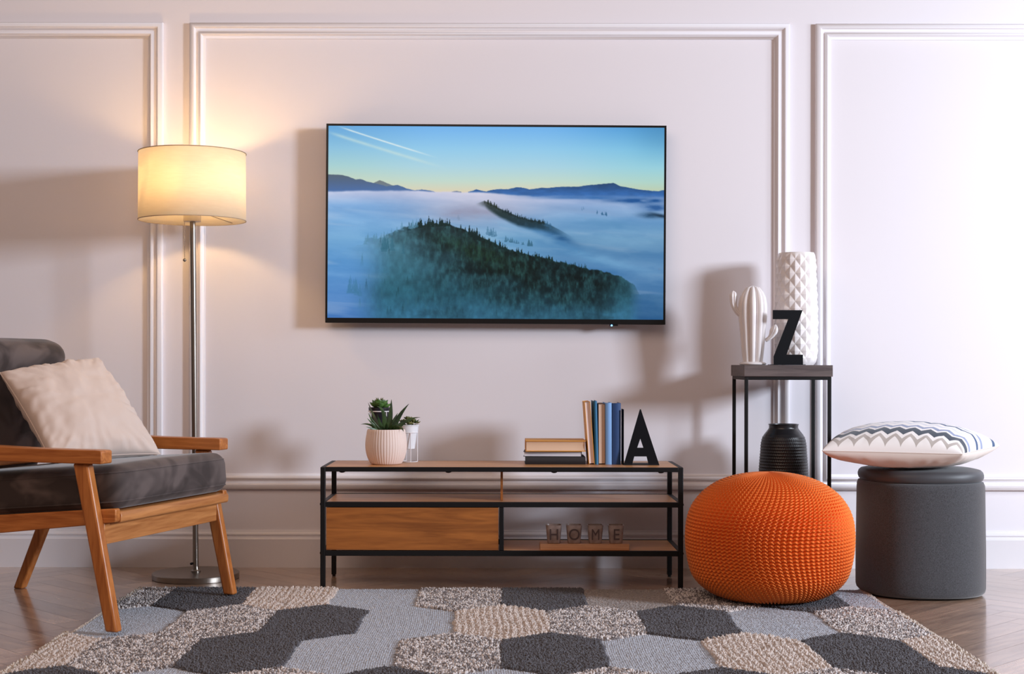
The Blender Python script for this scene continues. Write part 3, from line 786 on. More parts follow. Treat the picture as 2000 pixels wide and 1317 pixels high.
def cactus():
    Y = -.250; s = F/(DW+Y); cx = (1470-980)/s
    t = thing('cactus_figurine', 'white ceramic cactus figurine with two arms on the side table', 'figurine', (cx, Y, TS+.0003))
    Ht = (711-557)/s + H - TS
    def ribbed(bm, path, radii, nr, depth, seg=10, phase=0.0):
        n = nr*seg; pts = [Vector(p) for p in path]; rings = []; up = Vector((0,-1,0))
        for i, p in enumerate(pts):
            tt = (pts[min(i+1, len(pts)-1)]-pts[max(i-1, 0)]).normalized()
            sd = tt.cross(up).normalized(); up = sd.cross(tt).normalized()
            R = radii[i]; ring = []
            for k in range(n):
                a = 2*math.pi*k/n; f = abs(math.cos(nr*(a+phase)/2))
                rr = R*(1-depth*(1-f**.75)); ring.append(p + (sd*math.cos(a)+up*math.sin(a))*rr)
            rings.append(ring)
        loft(bm, rings)
    zz = np.linspace(.008, Ht, 40)
    rr = spline([.008,.05,.12,.18,.215,.245,.262,.270,Ht],[.034,.039,.045,.0500,.0485,.0395,.0270,.0160,.0020], zz)
    bm = bmesh.new(); ribbed(bm, [(0,0,z) for z in zz], [max(float(x), .001) for x in rr], 9, .30, phase=.35)
    bd = obj('body', bm, M['cactus_ceramic'], t, ang=60)
    pz = lambda px, py, dy=0: Vector(((px-1470)/s, dy, H-(py-711)/s-TS))
    pts = bez(pz(1449,617), pz(1431,603), pz(1432,585), 8)[:-1] + bez(pz(1432,585), pz(1431.5,574), pz(1432.5,567), 7)
    rad = [.0085,.009,.0095,.0098,.010,.0105,.0115,.0125,.0132,.0135,.0130,.0112,.0078,.001]
    bm = bmesh.new(); ribbed(bm, pts, rad, 6, .30, 8); obj('arm', bm, M['cactus_ceramic'], t, ang=60)
    pts = bez(pz(1495,664), pz(1505,660), pz(1509,650), 6)[:-1] + bez(pz(1509,650), pz(1513,642), pz(1515,632.5), 8)
    rad = [.008,.0085,.009,.0105,.0125,.0150,.0168,.0172,.0168,.0150,.0122,.0080,.001]
    rad = [x*.82 for x in rad]
    bm = bmesh.new(); ribbed(bm, pts, rad, 6, .30, 8); obj('arm', bm, M['cactus_ceramic'], t, ang=60)
    obj('base', L([(.042,0),(.046,.002),(.0465,.005),(.042,.009),(.030,.012),(.001,.014)], 56, cap=(True, False)), M['cactus_ceramic'], t)
cactus()

def black_vase():
    Y = -.222; s = F/(DW+Y); cx = (1530.5-980)/s
    t = thing('black_vase', 'dark floor vase with beaded ridges between the side table legs', 'vase', (cx, Y, .0004))
    Ht = H-(829-711)/s
    zs = [0,.006,.06,.16,.25,.36,.43,.470,.490,.506,.514,Ht]; rs = [.058,.064,.076,.087,.0885,.0835,.0785,.0745,.0680,.0560,.0505,.0500]
    nv = 52*6+1; nu = 64*8
    U, V_ = np.meshgrid(np.arange(nu)/nu, np.linspace(0, 1, nv), indexing='ij')
    z = V_*Ht; r = spline(zs, rs, z)
    ph = z/.0102; f = ph % 1
    ridge = np.exp(-((f-.5)/.16)**2)
    m = np.clip((z-.03)/.01, 0, 1)*np.clip((.489-z)/.006, 0, 1)
    cell = np.abs(np.cos(np.pi*64*(U + .5/64*(np.floor(ph) % 2))))
    r = r + m*(ridge*.0026 + (1-ridge)*cell*.0010)
    me = grid_mesh('body', np.stack([r*np.cos(2*np.pi*U), r*np.sin(2*np.pi*U), z], -1), wrap_u=True)
    obj('body', me, M['black_ceramic'], t, smooth=True)
    obj('neck_rim', L([(.0500,Ht-.001),(.0515,Ht+.001),(.0515,Ht+.003),(.0475,Ht+.003),(.0465,Ht-.01),(.05,Ht-.06),(.05,.02),(.001,.018)], 64, cap=(False,False)), M['black_ceramic'], t)
    obj('foot', L([(.055,0),(.0582,.0008)], 64), M['black_ceramic'], t)
black_vase()

# ------------------------------------------------------------------ floor lamp
def floor_lamp():
    bx0, by0 = -1.047, -.270
    t = thing('floor_lamp', 'lit floor lamp with cream drum shade on a slim steel pole', 'lamp', (bx0, by0, 0))
    obj('base', L([(.143,0),(.1465,.001),(.1470,.004),(.1470,.018),(.1455,.0200),(.02,.0208),(.001,.0208)], 96, cap=(True, False)), M['steel'], t, ang=30)
    zt, zb, R = 1.4575, 1.2245, .1812
    lean = lambda z: -.0130*z/1.23
    obj('pole', T([(lean(z), 0, z) for z in np.linspace(.020, 1.222, 12)], .0098, 24), M['steel'], t)
    obj('pole_collar', L([(.0001,.0205),(.017,.0205),(.017,.026),(.012,.030),(.010,.040)], 32, cap=(False,False)), M['steel'], t)
    obj('cord_knob', T([(-.006,-.004,.052),(-.014,-.006,.050),(-.018,-.007,.048)], [.003,.0045,.0035], 10), M['black_metal'], t)
    xc = lean(1.34)
    fab = bpy.data.materials.new('cream_linen_shade'); fab.use_nodes = True; N = fab.node_tree.nodes; K = fab.node_tree.links
    for nn in list(N): N.remove(nn)
    out = N.new('ShaderNodeOutputMaterial'); d = N.new('ShaderNodeBsdfDiffuse'); tl = N.new('ShaderNodeBsdfTranslucent'); mx = N.new('ShaderNodeMixShader'); mx.inputs[0].default_value = .52
    tc = N.new('ShaderNodeTexCoord'); mp = N.new('ShaderNodeMapping'); mp.inputs['Scale'].default_value = (8, 8, 90)
    nt = N.new('ShaderNodeTexNoise'); nt.inputs['Scale'].default_value = 3; nt.inputs['Detail'].default_value = 5
    r = N.new('ShaderNodeValToRGB'); r.color_ramp.elements[0].position = .3; r.color_ramp.elements[1].position = .7
    r.color_ramp.elements[0].color = S(236,228,214); r.color_ramp.elements[1].color = S(246,240,228)
    K.new(tc.outputs['Object'], mp.inputs[0]); K.new(mp.outputs[0], nt.inputs[0]); K.new(nt.outputs[0], r.inputs[0])
    K.new(r.outputs[0], d.inputs[0]); tl.inputs[0].default_value = (1.0, .95, .84, 1); K.new(d.outputs[0], mx.inputs[1]); K.new(tl.outputs[0], mx.inputs[2]); K.new(mx.outputs[0], out.inputs[0])
    bm = bmesh.new()
    lathe(bm, [(R,zb),(R-.001,zt)], 128, c=(xc,0), cap=(False,False))
    sh = obj('lamp_shade', bm, fab, t, smooth=True)
    m2 = sh.modifiers.new('sol', 'SOLIDIFY'); m2.thickness = .0012
    hem = mat('shade_hem', S(176,158,136), .8)
    for z in (zb+.0012, zt-.0012):
        bm = bmesh.new(); tube(bm, ring_pts((xc,0,z), R+.0002, 128), .0016, 6, closed=True); obj('shade_hem', bm, hem, sh)
    for a in (52, 215, 305):       # spider wires
        a = math.radians(a); obj('shade_wire', T([(xc+.02*math.cos(a), .02*math.sin(a), zb+.035), (xc+(R-.002)*math.cos(a), (R-.002)*math.sin(a), zb+.006)], .0014, 6), M['steel'], sh)
    soc = mat('socket_white', S(214,204,186), .4)
    obj('socket', L([(.0001,1.2215),(.029,1.2215),(.030,1.224),(.030,1.243),(.020,1.246),(.020,1.335),(.0001,1.335)], 32, c=(xc,0), cap=(False,False)), soc, t, ang=30)
    em = mat('bulb_glow', (1,1,1,1), .5); b = em.node_tree.nodes['Principled BSDF']; b.inputs['Emission Color'].default_value = (1.0,.60,.24,1); b.inputs['Emission Strength'].default_value = 128
    bm = bmesh.new(); bmesh.ops.create_uvsphere(bm, u_segments=24, v_segments=16, radius=.030, matrix=Matrix.Translation((xc, 0, 1.368)))
    obj('bulb', bm, em, t)['label'] = 'glowing warm bulb'
    xs, zs0, zs1 = xc-.0235, 1.222, 1.095
    bm = bmesh.new(); n = 30
    for k in range(n):
        bmesh.ops.create_icosphere(bm, subdivisions=1, radius=.0017, matrix=Matrix.Translation((xs, -.012, zs0-(zs0-zs1)*k/(n-1))))
    tube(bm, [(xs,-.012,zs0),(xs,-.012,zs1)], .0004, 4)
    ch = obj('pull_chain', bm, M['steel'], t)
    bm = bmesh.new(); bmesh.ops.create_uvsphere(bm, u_segments=16, v_segments=12, radius=.0058, matrix=Matrix.Translation((xs, -.012, zs1-.006))); obj('chain_ball', bm, M['steel'], ch)
floor_lamp()

# ------------------------------------------------------------------ armchair
def rbox(hx, hy, hz, r, div=26, crown=0, crownb=0, wr=0, seed=0):
    """rounded cushion block, centre at origin"""
    bm = bmesh.new(); bmesh.ops.create_cube(bm, size=2)
    bmesh.ops.subdivide_edges(bm, edges=bm.edges[:], cuts=div, use_grid_fill=True)
    for v in bm.verts:
        # spread samples to the rounding
        p = Vector((math.sin(v.co.x*math.pi/2)*.35+v.co.x*.65, math.sin(v.co.y*math.pi/2)*.35+v.co.y*.65, v.co.z))
        P = Vector((p.x*hx, p.y*hy, p.z*hz))
        q = Vector((max(-hx+r, min(hx-r, P.x)), max(-hy+r, min(hy-r, P.y)), max(-hz+r, min(hz-r, P.z))))
        d = P-q
        P = q + d.normalized()*r if d.length > 1e-9 else P
        fx, fy = max(0, 1-(P.x/hx)**2), max(0, 1-(P.y/hy)**2)
        if P.z > 0: P.z += crown*(fx*fy)**.6*min(1, P.z/(hz*.6))
        else: P.z -= crownb*(fx*fy)**.6
        v.co = P
    return bm

def piping(parent, path, r, m, name='piping'):
    bm = bmesh.new(); tube(bm, path, r, 6, closed=True); return obj(name, bm, m, parent)

def armchair():
    t = thing('armchair', 'oak-framed armchair with dark brown velvet cushions beside the lamp', 'armchair', (-.941, -1.034, 0), math.atan2(-.297, .955))
    wb = .325
    def leg(a0, z0, a1, z1, y, w0, w1, th=.030, name='leg'):
        bm = bmesh.new(); R = []
        n = 6
        for k in range(n+1):
            f = k/n; a = a0+(a1-a0)*f; z = z0+(z1-z0)*f; hw = (w0+(w1-w0)*f)/2
            R.append([(a-hw, y-th/2, z), (a+hw, y-th/2, z), (a+hw, y+th/2, z), (a-hw, y+th/2, z)])
        loft(bm, R); return obj(name, bm, M['chairZ'], t, bevel=.006, seg=3)
    zf = .0185
    for sy in (-1, 1):
        leg(.003, zf, -.093, .4665, sy*wb, .036, .046)
        leg(-.763, .0, -.560, .4665, sy*wb, .034, .046)
        # armrest: flat bar, gently dipping, rounded front
        bm = bmesh.new(); R = []
        prof = [(-.020,.4990,.4680),(-.024,.5025,.4665),(-.040,.5035,.4665),(-.12,.5035,.4665),(-.22,.5045,.4668),(-.32,.5075,.4675),(-.42,.5110,.4690),(-.52,.5120,.4700),(-.62,.5100,.4700),(-.66,.5080,.4700)]
        for a, zt_, zb_ in prof:
            hw = .026 if a > -.45 else .026-.006*(-.45-a)/.2
            R.append([(a, sy*wb-hw, zb_), (a, sy*wb+hw, zb_), (a, sy*wb+hw, zt_), (a, sy*wb-hw, zt_)])
        loft(bm, R); obj('armrest', bm, M['chairX'], t, bevel=.006, seg=3)
        # side rail, falling to the back
        y0 = sy*(wb-.0265)
        bm = bmesh.new(); R = []
        for a, zt_, zb_ in [(-.002,.342,.312),(-.006,.345,.3075),(-.10,.338,.296),(-.36,.3165,.267),(-.70,.288,.236)]:
            R.append([(a, y0-.0115, zb_), (a, y0+.0115, zb_), (a, y0+.0115, zt_), (a, y0-.0115, zt_)])
        loft(bm, R); obj('side_rail', bm, M['chairX'], t, bevel=.004, seg=2)
    yi = wb-.0385
    # front bar with rounded nose, lower apron, back rails
    bm = bmesh.new(); R = []
    for y in (-yi, yi+.030):
        R.append([(-.036,y,.307),(-.004,y,.305),(.000,y,.309),(.001,y,.326),(-.004,y,.335),(-.014,y,.338),(-.036,y,.336)])
    loft(bm, R); obj('front_rail', bm, M['chairY'], t, bevel=.002)
    obj('front_apron', B((-.060, -.037, -wb+.0155, wb-.0155, .247, .3045)), M['chairY'], t, bevel=.002)
    obj('rear_rail', B((-.70, -.675, -yi, yi, .245, .290)), M['chairY'], t, bevel=.003)
    # back frame leaning back behind the cushion
    for sy in (-1, 1):
        bm = bmesh.new(); loft(bm, [[(-.655,sy*.25-.014,.28),(-.620,sy*.25-.014,.28),(-.620,sy*.25+.014,.28),(-.655,sy*.25+.014,.28)], [(-.800,sy*.25-.014,.76),(-.775,sy*.25-.014,.76),(-.775,sy*.25+.014,.76),(-.800,sy*.25+.014,.76)]])
        obj('back_post', bm, M['chairZ'], t, bevel=.004)
    obj('back_rail', B((-.795, -.765, -.25, .25, .715, .755)), M['chairY'], t, bevel=.005)
    obj('arm_support', B((-.66, -.60, -wb+.014, wb-.014, .425, .4625)), M['chairY'], t, bevel=.004)
    # seat cushion
    hx, hy, hz = .304, .308, .060
    sc_ = obj('seat_cushion', rbox(hx, hy, hz, .040, 30, crown=.010, crownb=0), M['velvet'], t, smooth=True)
    sc_.location = (-.292, 0, .3785); sc_.rotation_euler = (0, -math.radians(4.6), 0)
    def edge(z, r=.040, o=.0012):
        pts = []
        for cx_, cy_, a0 in ((hx-r, hy-r, 0), (-hx+r, hy-r, 90), (-hx+r, -hy+r, 180), (hx-r, -hy+r, 270)):
            for k in range(7):
                a = math.radians(a0+90*k/6); pts.append((cx_+(r-.0055+o)*math.cos(a), cy_+(r-.0055+o)*math.sin(a), z))
        return pts
    piping(sc_, edge(hz-.021), .0022, M['velvet'], 'seam'); piping(sc_, edge(-hz+.021), .0022, M['velvet'], 'seam')
    # back cushion
    bc = obj('back_cushion', rbox(.236, .290, .062, .052, 28, crown=.016), M['velvet'], t, smooth=True)
    # local x of the block runs up the back
    bc.rotation_euler = (0, -math.radians(90-17), 0)
    bc.location = (-.660, 0, .581)
    return t
armchair()

# ------------------------------------------------------------------ pillows
def pillow(name, label, P, thick, mats, n=70, inset=.035, seed=0, wr=.004, up_mat=None, bottom_scale=1.0, pw=.42, edge_pow=.5):
    """P: four corners (front-left, front-right, back-right, back-left) in world space; mats: [face, underside]"""
    c = sum((Vector(p) for p in P), Vector())/4
    t = thing(name, label, 'cushion', c)
    Q = [np.array(Vector(p)-c) for p in P]
    u = np.sin(np.linspace(-1, 1, n)*math.pi/2); U, V_ = np.meshgrid(u, u, indexing='ij')
    # edges pulled in between the corners
    k = inset
    Uu = U*(1-k*(1-V_**2)); Vv = V_*(1-k*(1-U**2))
    a, b = (Uu+1)/2, (Vv+1)/2
    base = ((1-a)*(1-b))[..., None]*Q[0] + (a*(1-b))[..., None]*Q[1] + (a*b)[..., None]*Q[2] + ((1-a)*b)[..., None]*Q[3]
    nrm = np.cross(Q[1]-Q[0], Q[3]-Q[0]); nrm /= np.linalg.norm(nrm)
    prof = (np.clip((1-U**2), 0, 1)**edge_pow*np.clip((1-V_**2), 0, 1)**edge_pow)**(2*pw)
    e = 1-np.maximum(np.abs(U), np.abs(V_))
    ang = np.arctan2(V_, U)
    wrk = (fbm(U*3.2+10, V_*3.2+10, seed, 3)-.5)*1.6 + (fbm(ang*11+40, e*2, seed+3, 2)-.5)*4.0*np.exp(-e*6)
    wrk = wrk*np.clip(e/.12, 0, 1)*wr
    out = []
    for sgn, sc_ in ((1, 1.0), (-1, bottom_scale)):
        out.append(base + nrm*(sgn*(prof*thick*.5*sc_ + wrk*1.0)[..., None]))
    top = grid_mesh('cover', out[0])
    uvl = top.uv_layers.new(name='UVMap')
    li = np.zeros(len(top.loops), np.int32); top.loops.foreach_get('vertex_index', li)
    uvv = np.stack([((U+1)/2).ravel(), ((V_+1)/2).ravel()], -1)
    uvl.data.foreach_set('uv', uvv[li].astype(np.float32).ravel())
    obj('cover', top, mats[0], t, smooth=True)
    bot = grid_mesh('back_cover', out[1][::-1].copy())
    obj('back_cover', bot, mats[1], t, smooth=True)
    bd = [base[i, 0] for i in range(n)] + [base[-1, j] for j in range(1, n)] + [base[i, -1] for i in range(n-2, -1, -1)] + [base[0, j] for j in range(n-2, 0, -1)]
    bm = bmesh.new(); tube(bm, bd, .0017, 6, closed=True); obj('seam', bm, mats[1], t)
    return t

W3 = lambda x, D, z: (x, D-DW, z)
pillow('throw_pillow', 'plain beige cotton cushion leaning in the armchair',
       [W3(-1.285,4.060,.452), W3(-1.030,4.290,.462), W3(-1.262,4.450,.752), W3(-1.482,4.200,.707)], .150, [M['beige_cloth'], M['beige_cloth']], seed=4, wr=.012, inset=.05, pw=.40)

zig = mat('chevron_cotton', S(226,222,222), .85, Sheen_Weight=.2); N, K, b = nodes(zig)
uv = N.new('ShaderNodeUVMap'); uv.uv_map = 'UVMap'; sp = N.new('ShaderNodeSeparateXYZ'); K.new(uv.outputs[0], sp.inputs[0])
def math_(op, a, b_=None, c_=None):
    n = N.new('ShaderNodeMath'); n.operation = op
    for i, x in enumerate((a, b_, c_)):
        if x is None: continue
        if isinstance(x, (int, float)): n.inputs[i].default_value = x
        else: K.new(x, n.inputs[i])
    return n.outputs[0]
tri = math_('PINGPONG', math_('MULTIPLY', sp.outputs[0], 18.0), 1.0)
tt = math_('ADD', sp.outputs[1], math_('MULTIPLY', tri, -.056)); tt = math_('ADD', tt, .028)
r = N.new('ShaderNodeValToRGB'); r.color_ramp.interpolation = 'CONSTANT'; e = r.color_ramp.elements
white, grey, dark, slate, pale, navy = S(232,226,224), S(176,166,160), S(52,62,76), S(134,144,174), S(206,206,214), S(40,74,114)
stops = [(0,white),(.030,grey),(.065,white),(.102,dark),(.182,white),(.215,slate),(.268,white),(.325,pale),(.375,white),(.440,navy),(.495,white),(.560,slate),(.610,white),(.700,pale),(.750,white),(.86,navy),(.925,white)]
e[0].position, e[0].color = stops[0]; e[1].position, e[1].color = stops[1]
for p_, c_ in stops[2:]:
    x = e.new(p_); x.color = c_
K.new(tt, r.inputs[0]); K.new(r.outputs[0], b.inputs['Base Color']); noise_bump(zig, 800, .12, .0005)
lin = mat('cream_linen', S(214,202,194), .88, Sheen_Weight=.15); noise_bump(lin, 800, .15, .0005)
pillow('chevron_cushion', 'white cushion with dark and blue zigzag stripes on the charcoal ottoman',
       [W3(.992,4.40,.4685), W3(1.412,4.36,.461), W3(1.655,4.73,.465), W3(1.175,4.82,.473)], .175, [zig, lin], seed=12, wr=.003, inset=.03, pw=.38, bottom_scale=.72)

# ------------------------------------------------------------------ ottoman
def ottoman():
    cx, cy = 1.355, -.537
    t = thing('ottoman', 'round charcoal fabric storage ottoman with padded lid', 'ottoman', (cx, cy, 0))
    def ring(r, z, n=120, p=2.35):
        out = []
        for k in range(n):
            a = 2*math.pi*k/n; c_, s_ = math.cos(a), math.sin(a); e = (abs(c_)**p+abs(s_)**p)**(-1/p)
            out.append((r*c_*e, r*s_*e*.98, z))
        return out
    prof = [(.178,.004),(.190,.006),(.1960,.012),(.1985,.022),(.1990,.06),(.1985,.15),(.1970,.25),(.1960,.335),(.1950,.350),(.1915,.3595),(.184,.3630),(.17,.3635)]
    bm = bmesh.new(); loft(bm, [ring(r, z) for r, z in prof]); obj('body', bm, M['charcoal_cloth'], t, smooth=True)
    prof = [(.170,.3636),(.183,.3640),(.1890,.367),(.1920,.374),(.1925,.383),(.1895,.392),(.1830,.398),(.172,.4005),(.14,.4020),(.05,.4030),(.001,.4032)]
    bm = bmesh.new(); loft(bm, [ring(r, z) for r, z in prof], cap=True); obj('lid', bm, M['charcoal_leather'], t, smooth=True)
    for k in range(4):
        a = math.radians(45+90*k); obj('foot', L([(.012,0),(.013,.005)], 16, c=(.13*math.cos(a), .13*math.sin(a))), M['black_metal'], t)
    tube_ = bmesh.new(); tube(tube_, ring(.1835, .3637), .0018, 6, closed=True); obj('lid_seam', tube_, M['charcoal_leather'], t)
ottoman()

# ------------------------------------------------------------------ knitted pouf
def pouf():
    cx, cy, z0 = .8275, -.749, .0190
    zt = .403
    # profile by arc length
    pr = [(0,.0175),(.06,.0172),(.115,.0178),(.150,.0225),(.184,.0365),(.208,.0540),(.2335,.0855),(.2445,.118),(.2510,.152),(.2545,.188),(.2545,.222),(.2500,.258),(.2370,.294),(.2120,.329),(.1680,.363),(.1150,.386),(.060,.3985),(.020,.4025),(.0004,.4030)]
    pr = np.array(pr); seg = np.r_[0, np.cumsum(np.hypot(*np.diff(pr, axis=0).T))]; Lt = seg[-1]
    NC, NR = 92, 70; su, sv = 10, 9
    nu, nv = NC*su, NR*sv+1
    U, V_ = np.meshgrid(np.arange(nu)/nu, np.linspace(0, 1, nv), indexing='ij')
    R = spline(seg, pr[:, 0], V_*Lt); Z = spline(seg, pr[:, 1], V_*Lt)
    dv = 1e-3; R2 = spline(seg, pr[:, 0], np.clip(V_+dv, 0, 1)*Lt); R1 = spline(seg, pr[:, 0], np.clip(V_-dv, 0, 1)*Lt)
    Z2 = spline(seg, pr[:, 1], np.clip(V_+dv, 0, 1)*Lt); Z1 = spline(seg, pr[:, 1], np.clip(V_-dv, 0, 1)*Lt)
    tr, tz = R2-R1, Z2-Z1; ln = np.hypot(tr, tz)+1e-12; nr, nz = tz/ln, -tr/ln
    v = V_*NR; uu = U*NC
    row = np.floor(v); fv = v-row
    wig = .21*np.sin(2*np.pi*v)
    cu = ((uu - wig + .5) % 1) - .5                      # distance to the wavy spine
    spine_ = np.exp(-(cu/.15)**2)*1.1
    # short bars joining the spines, one per row, slanting and alternating
    cu2 = (uu % 1)
    slant = .25*(cu2-.5)
    fb = ((v + slant) % 1)
    bar = np.exp(-(((fb-.5))/.17)**2)
    bar = bar*(.56+.12*np.cos(2*np.pi*(cu2-.5)))
    h = np.maximum(spine_, bar); h = h + .25*np.minimum(spine_, bar)
    strand = .06*np.sin(2*np.pi*(uu*2+v*3))
    h = h + strand*h
    amp = .0125*np.clip(R/.16, .10, 1)
    h = (h-.75)*amp
    # gentle unevenness of the stuffing
    h = h + (fbm(U*7, V_*5, 5, 2)-.5)*.004*np.clip(R/.1, 0, 1)*(np.sin(np.pi*U)**2)
    th = 2*np.pi*(U + .018*np.sin(3*V_*np.pi)) + .3
    r = np.maximum(R+nr*h, .0003); z = np.maximum(Z+nz*h, z0)
    P = np.stack([r*np.cos(th), r*np.sin(th), z-z0], -1)
    me = grid_mesh('knitted_pouf', P, wrap_u=True)
    o = obj('knitted_pouf', me, M['orange'], None, smooth=True)
    o.location = (cx, cy, z0+.0005)
    tag(o, 'round orange knitted pouf on the edge of the rug', 'pouf')
pouf()

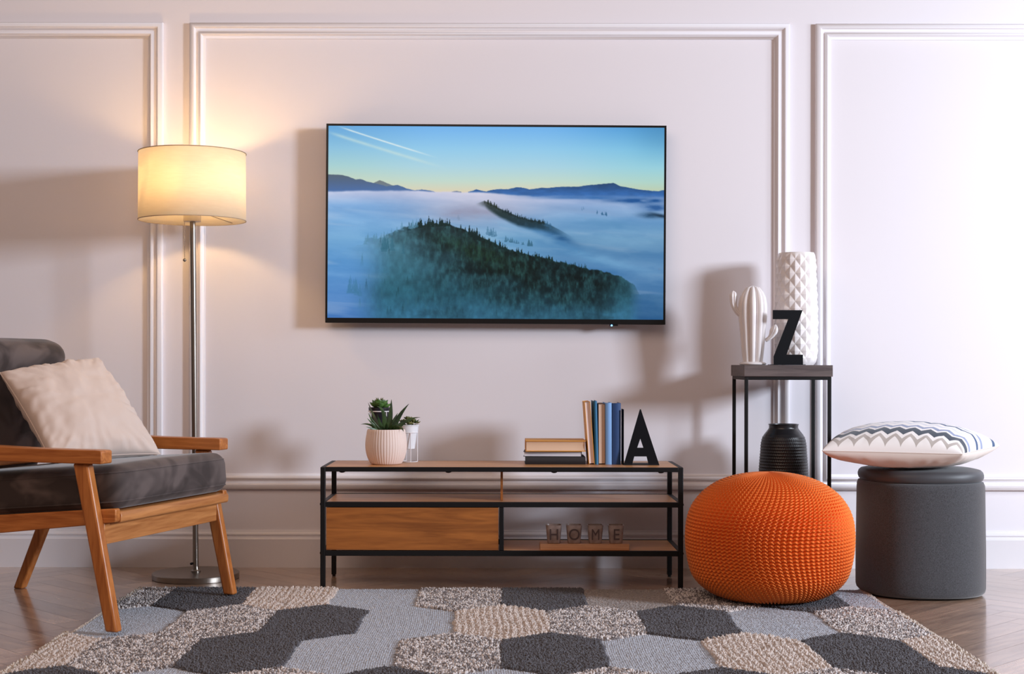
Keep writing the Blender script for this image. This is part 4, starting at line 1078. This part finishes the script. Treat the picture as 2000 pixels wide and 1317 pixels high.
# ------------------------------------------------------------------ rug
def rug():
    RX, Y0, Y1 = 1.168, -.552, -2.45
    HW, SIDE, SL = .262, .33, .103        # hexagon width, straight side, slanted part
    pitch = .4325
    rows = {   # row index -> (centre distance from camera, parity, {cell: type})
        0: 'speckle dark beige light speckle dark blond speckle dark light'.split(),
        1: 'light speckle dark light beige speckle dark light speckle'.split(),
        2: 'beige speckle dark light speckle dark light beige dark beige'.split(),
        3: 'dark light speckle dark light speckle dark speckle dark'.split(),
        4: 'light dark beige speckle light beige dark light speckle dark'.split(),
        5: 'speckle beige light dark speckle light beige dark light'.split()}
    def kind_at(x, y):
        """x, y arrays -> type index, distance to hexagon border"""
        D = y+DW; best = np.full(x.shape, -1); bd = np.full(x.shape, -1e9)
        for rI, kinds in rows.items():
            cD = 4.430-rI*pitch; even = rI % 2 == 0
            n = len(kinds)
            for k, kd in enumerate(kinds):
                cxk = (k-n/2+.5)*HW
                ax = np.abs(x-cxk); ay = np.abs(D-cD)
                # inside distance of the elongated hexagon
                d1 = HW/2-ax
                nx_, ny_ = SL, HW/2; l_ = math.hypot(nx_, ny_)
                d2 = ((SIDE/2+SL)*ny_ - (ax*nx_ + ay*ny_))/l_
                d = np.minimum(d1, d2)
                m = d > bd; bd = np.where(m, d, bd); best = np.where(m, KI[kd], best)
        return best, bd
    KI = {'light': 0, 'dark': 1, 'beige': 2, 'speckle': 3, 'blond': 4}
    wob = lambda x, y: ((fbm(x*14+7, y*14+3, 90, 3)-.5)*.016, (fbm(x*14+31, y*14+13, 95, 3)-.5)*.022)
    base_h = np.array([.0075, .0105, .0105, .0095, .0080])
    cols = np.array([S(170,174,184)[:3], S(84,82,88)[:3], S(206,192,184)[:3], S(170,162,162)[:3], S(160,150,146)[:3]])
    nx, ny = 585, 475
    xs = np.linspace(-RX, RX, nx); ys = np.linspace(Y1, Y0, ny)
    X, Y = np.meshgrid(xs, ys, indexing='ij')
    wx, wy = wob(X, Y); kd, bd = kind_at(X+wx, Y+wy)
    hgt = base_h[kd]
    hgt = np.where(kd == 0, hgt + .0006*np.sin(X*2*np.pi/.009+np.sin(Y*9)) , hgt)
    hgt = hgt - np.where((kd != 0), .003*np.exp(-np.clip(bd, 0, 1)/.004), 0)
    edge = np.minimum(np.minimum(RX-np.abs(X), Y0-Y), Y-Y1)
    hgt = np.where(edge < .001, .0005, hgt)
    Vt = np.stack([X + np.where(edge < .02, (fbm(X*6, Y*6, 7)-.5)*.010, 0), Y + np.where(np.abs(Y-Y0) < .03, (fbm(X*5, Y*5, 8)-.5)*.008, 0), hgt], -1)
    me = grid_mesh('backing', Vt)
    ca = me.color_attributes.new('dye', 'FLOAT_COLOR', 'POINT')
    cc = cols[kd]*(.86+.28*rng.random((nx, ny, 1)))
    cc = np.where((kd == 0)[..., None], cc*(.94+.12*(np.sin(X*2*np.pi/.012) > 0)[..., None]), cc*.8)
    ca.data.foreach_set('color', np.concatenate([cc, np.ones((nx, ny, 1))], -1).astype(np.float32).ravel())
    m = mat('rug_wool', (.5,.5,.5,1), .95, Sheen_Weight=.15); N, K, b = nodes(m)
    a = N.new('ShaderNodeVertexColor'); a.layer_name = 'dye'; K.new(a.outputs[0], b.inputs['Base Color'])
    noise_bump(m, 420, .8, .002)
    t = thing('area_rug', 'large patchwork hexagon rug in grey, cream and charcoal wool', 'rug', (0, 0, 0))
    obj('backing', me, m, t, smooth=True)
    # pile tufts
    def tufts(sp, types, h, wdt, lean):
        gx = np.arange(-RX+.002, RX-.002, sp); gy = np.arange(Y1+.002, Y0-.001, sp)
        A, Bq = np.meshgrid(gx, gy, indexing='ij'); jt = .08 if 0 in types else .5; A = A.ravel()+rng.uniform(-jt,jt,A.size)*sp; Bq = Bq.ravel()+rng.uniform(-jt,jt,Bq.size)*sp*1.5; A = A+.004*np.sin(Bq*9) if 0 in types else A
        A = np.clip(A, -RX-.002, RX+.002); Bq = np.minimum(Bq, Y0+.001)
        wx, wy = wob(A, Bq); kd, bd = kind_at(A+wx, Bq+wy)
        k = np.isin(kd, types); A, Bq, kd, bd = A[k], Bq[k], kd[k], bd[k]
        n = len(A); an = rng.uniform(0, 2*np.pi, n)
        hh = h*rng.uniform(.7, 1.15, n)*np.clip(.45+bd/.006, .45, 1)
        hh = np.where(kd == 2, hh*(.50+.62*np.abs(np.sin(np.pi*(A+.006*np.sin(Bq*11))/.019))), hh)
        z0 = base_h[kd]-.003
        ww = wdt*rng.uniform(.8, 1.25, n)
        vs_ = []
        for j in range(4):
            aj = an+2*np.pi*j/4; e_ = 1.45 if j % 2 == 0 else .75
            vs_.append(np.stack([A+ww*e_*np.cos(aj), Bq+ww*e_*np.sin(aj), z0], -1))
        lx, ly = rng.normal(0, lean, n), rng.normal(0, lean, n)
        mid = []
        for j in range(4):
            aj = an+2*np.pi*j/4; e_ = 1.2 if j % 2 == 0 else .6
            mid.append(np.stack([A+lx*.6+ww*e_*.85*np.cos(aj), Bq+ly*.6+ww*e_*.85*np.sin(aj), z0+hh*.72], -1))
        tip = np.stack([A+lx, Bq+ly, z0+hh], -1)
        P = np.stack(vs_+mid+[tip], 1).reshape(-1, 3)
        o = np.arange(n)[:, None]*9
        F_ = []
        for j in range(4):
            j2 = (j+1) % 4
            F_ += [[j, j2, 4+j2], [j, 4+j2, 4+j], [4+j, 4+j2, 8]]
        F_ = (o[:, None, :] + np.array(F_)[None]).reshape(-1, 3)
        # dye of each tuft
        col = cols[kd]*rng.uniform(.86, 1.16, (n, 1))
        u = rng.random(n); clump = fbm(A*120, Bq*120, 97, 2)
        spk = (kd == 3)
        pick = u*.55+clump*.65
        cs = np.where((pick < .50)[:, None], np.array(S(120,113,114)[:3]), np.where((pick < .60)[:, None], np.array(S(160,152,152)[:3]), np.array(S(222,214,212)[:3])))
        col = np.where(spk[:, None], cs, col)
        bl = (kd == 4); col = np.where(bl[:, None], col*rng.uniform(.8,1.1,(n,1)), col)
        edg = (np.abs(A) > RX-.014); col = np.where(edg[:, None], np.array(S(206,192,180)[:3])*rng.uniform(.8,1.1,(n,1)), col)
        C_ = np.repeat(np.concatenate([col, np.ones((n, 1))], -1), 9, axis=0)
        return P, F_, C_
    def build(name, parts, lab=None):
        P, F_, C_, off = [], [], [], 0
        for p, f, c_ in parts:
            P.append(p); F_.append(f+off); C_.append(c_); off += len(p)
        me = bpy.data.meshes.new(name); set_mesh(me, np.concatenate(P), np.concatenate(F_))
        ca = me.color_attributes.new('dye', 'FLOAT_COLOR', 'POINT'); ca.data.foreach_set('color', np.concatenate(C_).astype(np.float32).ravel())
        o = obj(name, me, m, t, smooth=True); o['kind'] = 'stuff'
        if lab: o['label'] = lab
    build('pile', [tufts(.0052, [1], .0085, .0030, .0016), tufts(.0064, [2], .0100, .0036, .0022), tufts(.0056, [3], .0090, .0031, .0026), tufts(.007, [4], .0050, .0034, .002), tufts(.0058, [0], .0052, .0027, .0003)], 'raised woollen pile of the darker, cream and speckled patches')
rug()
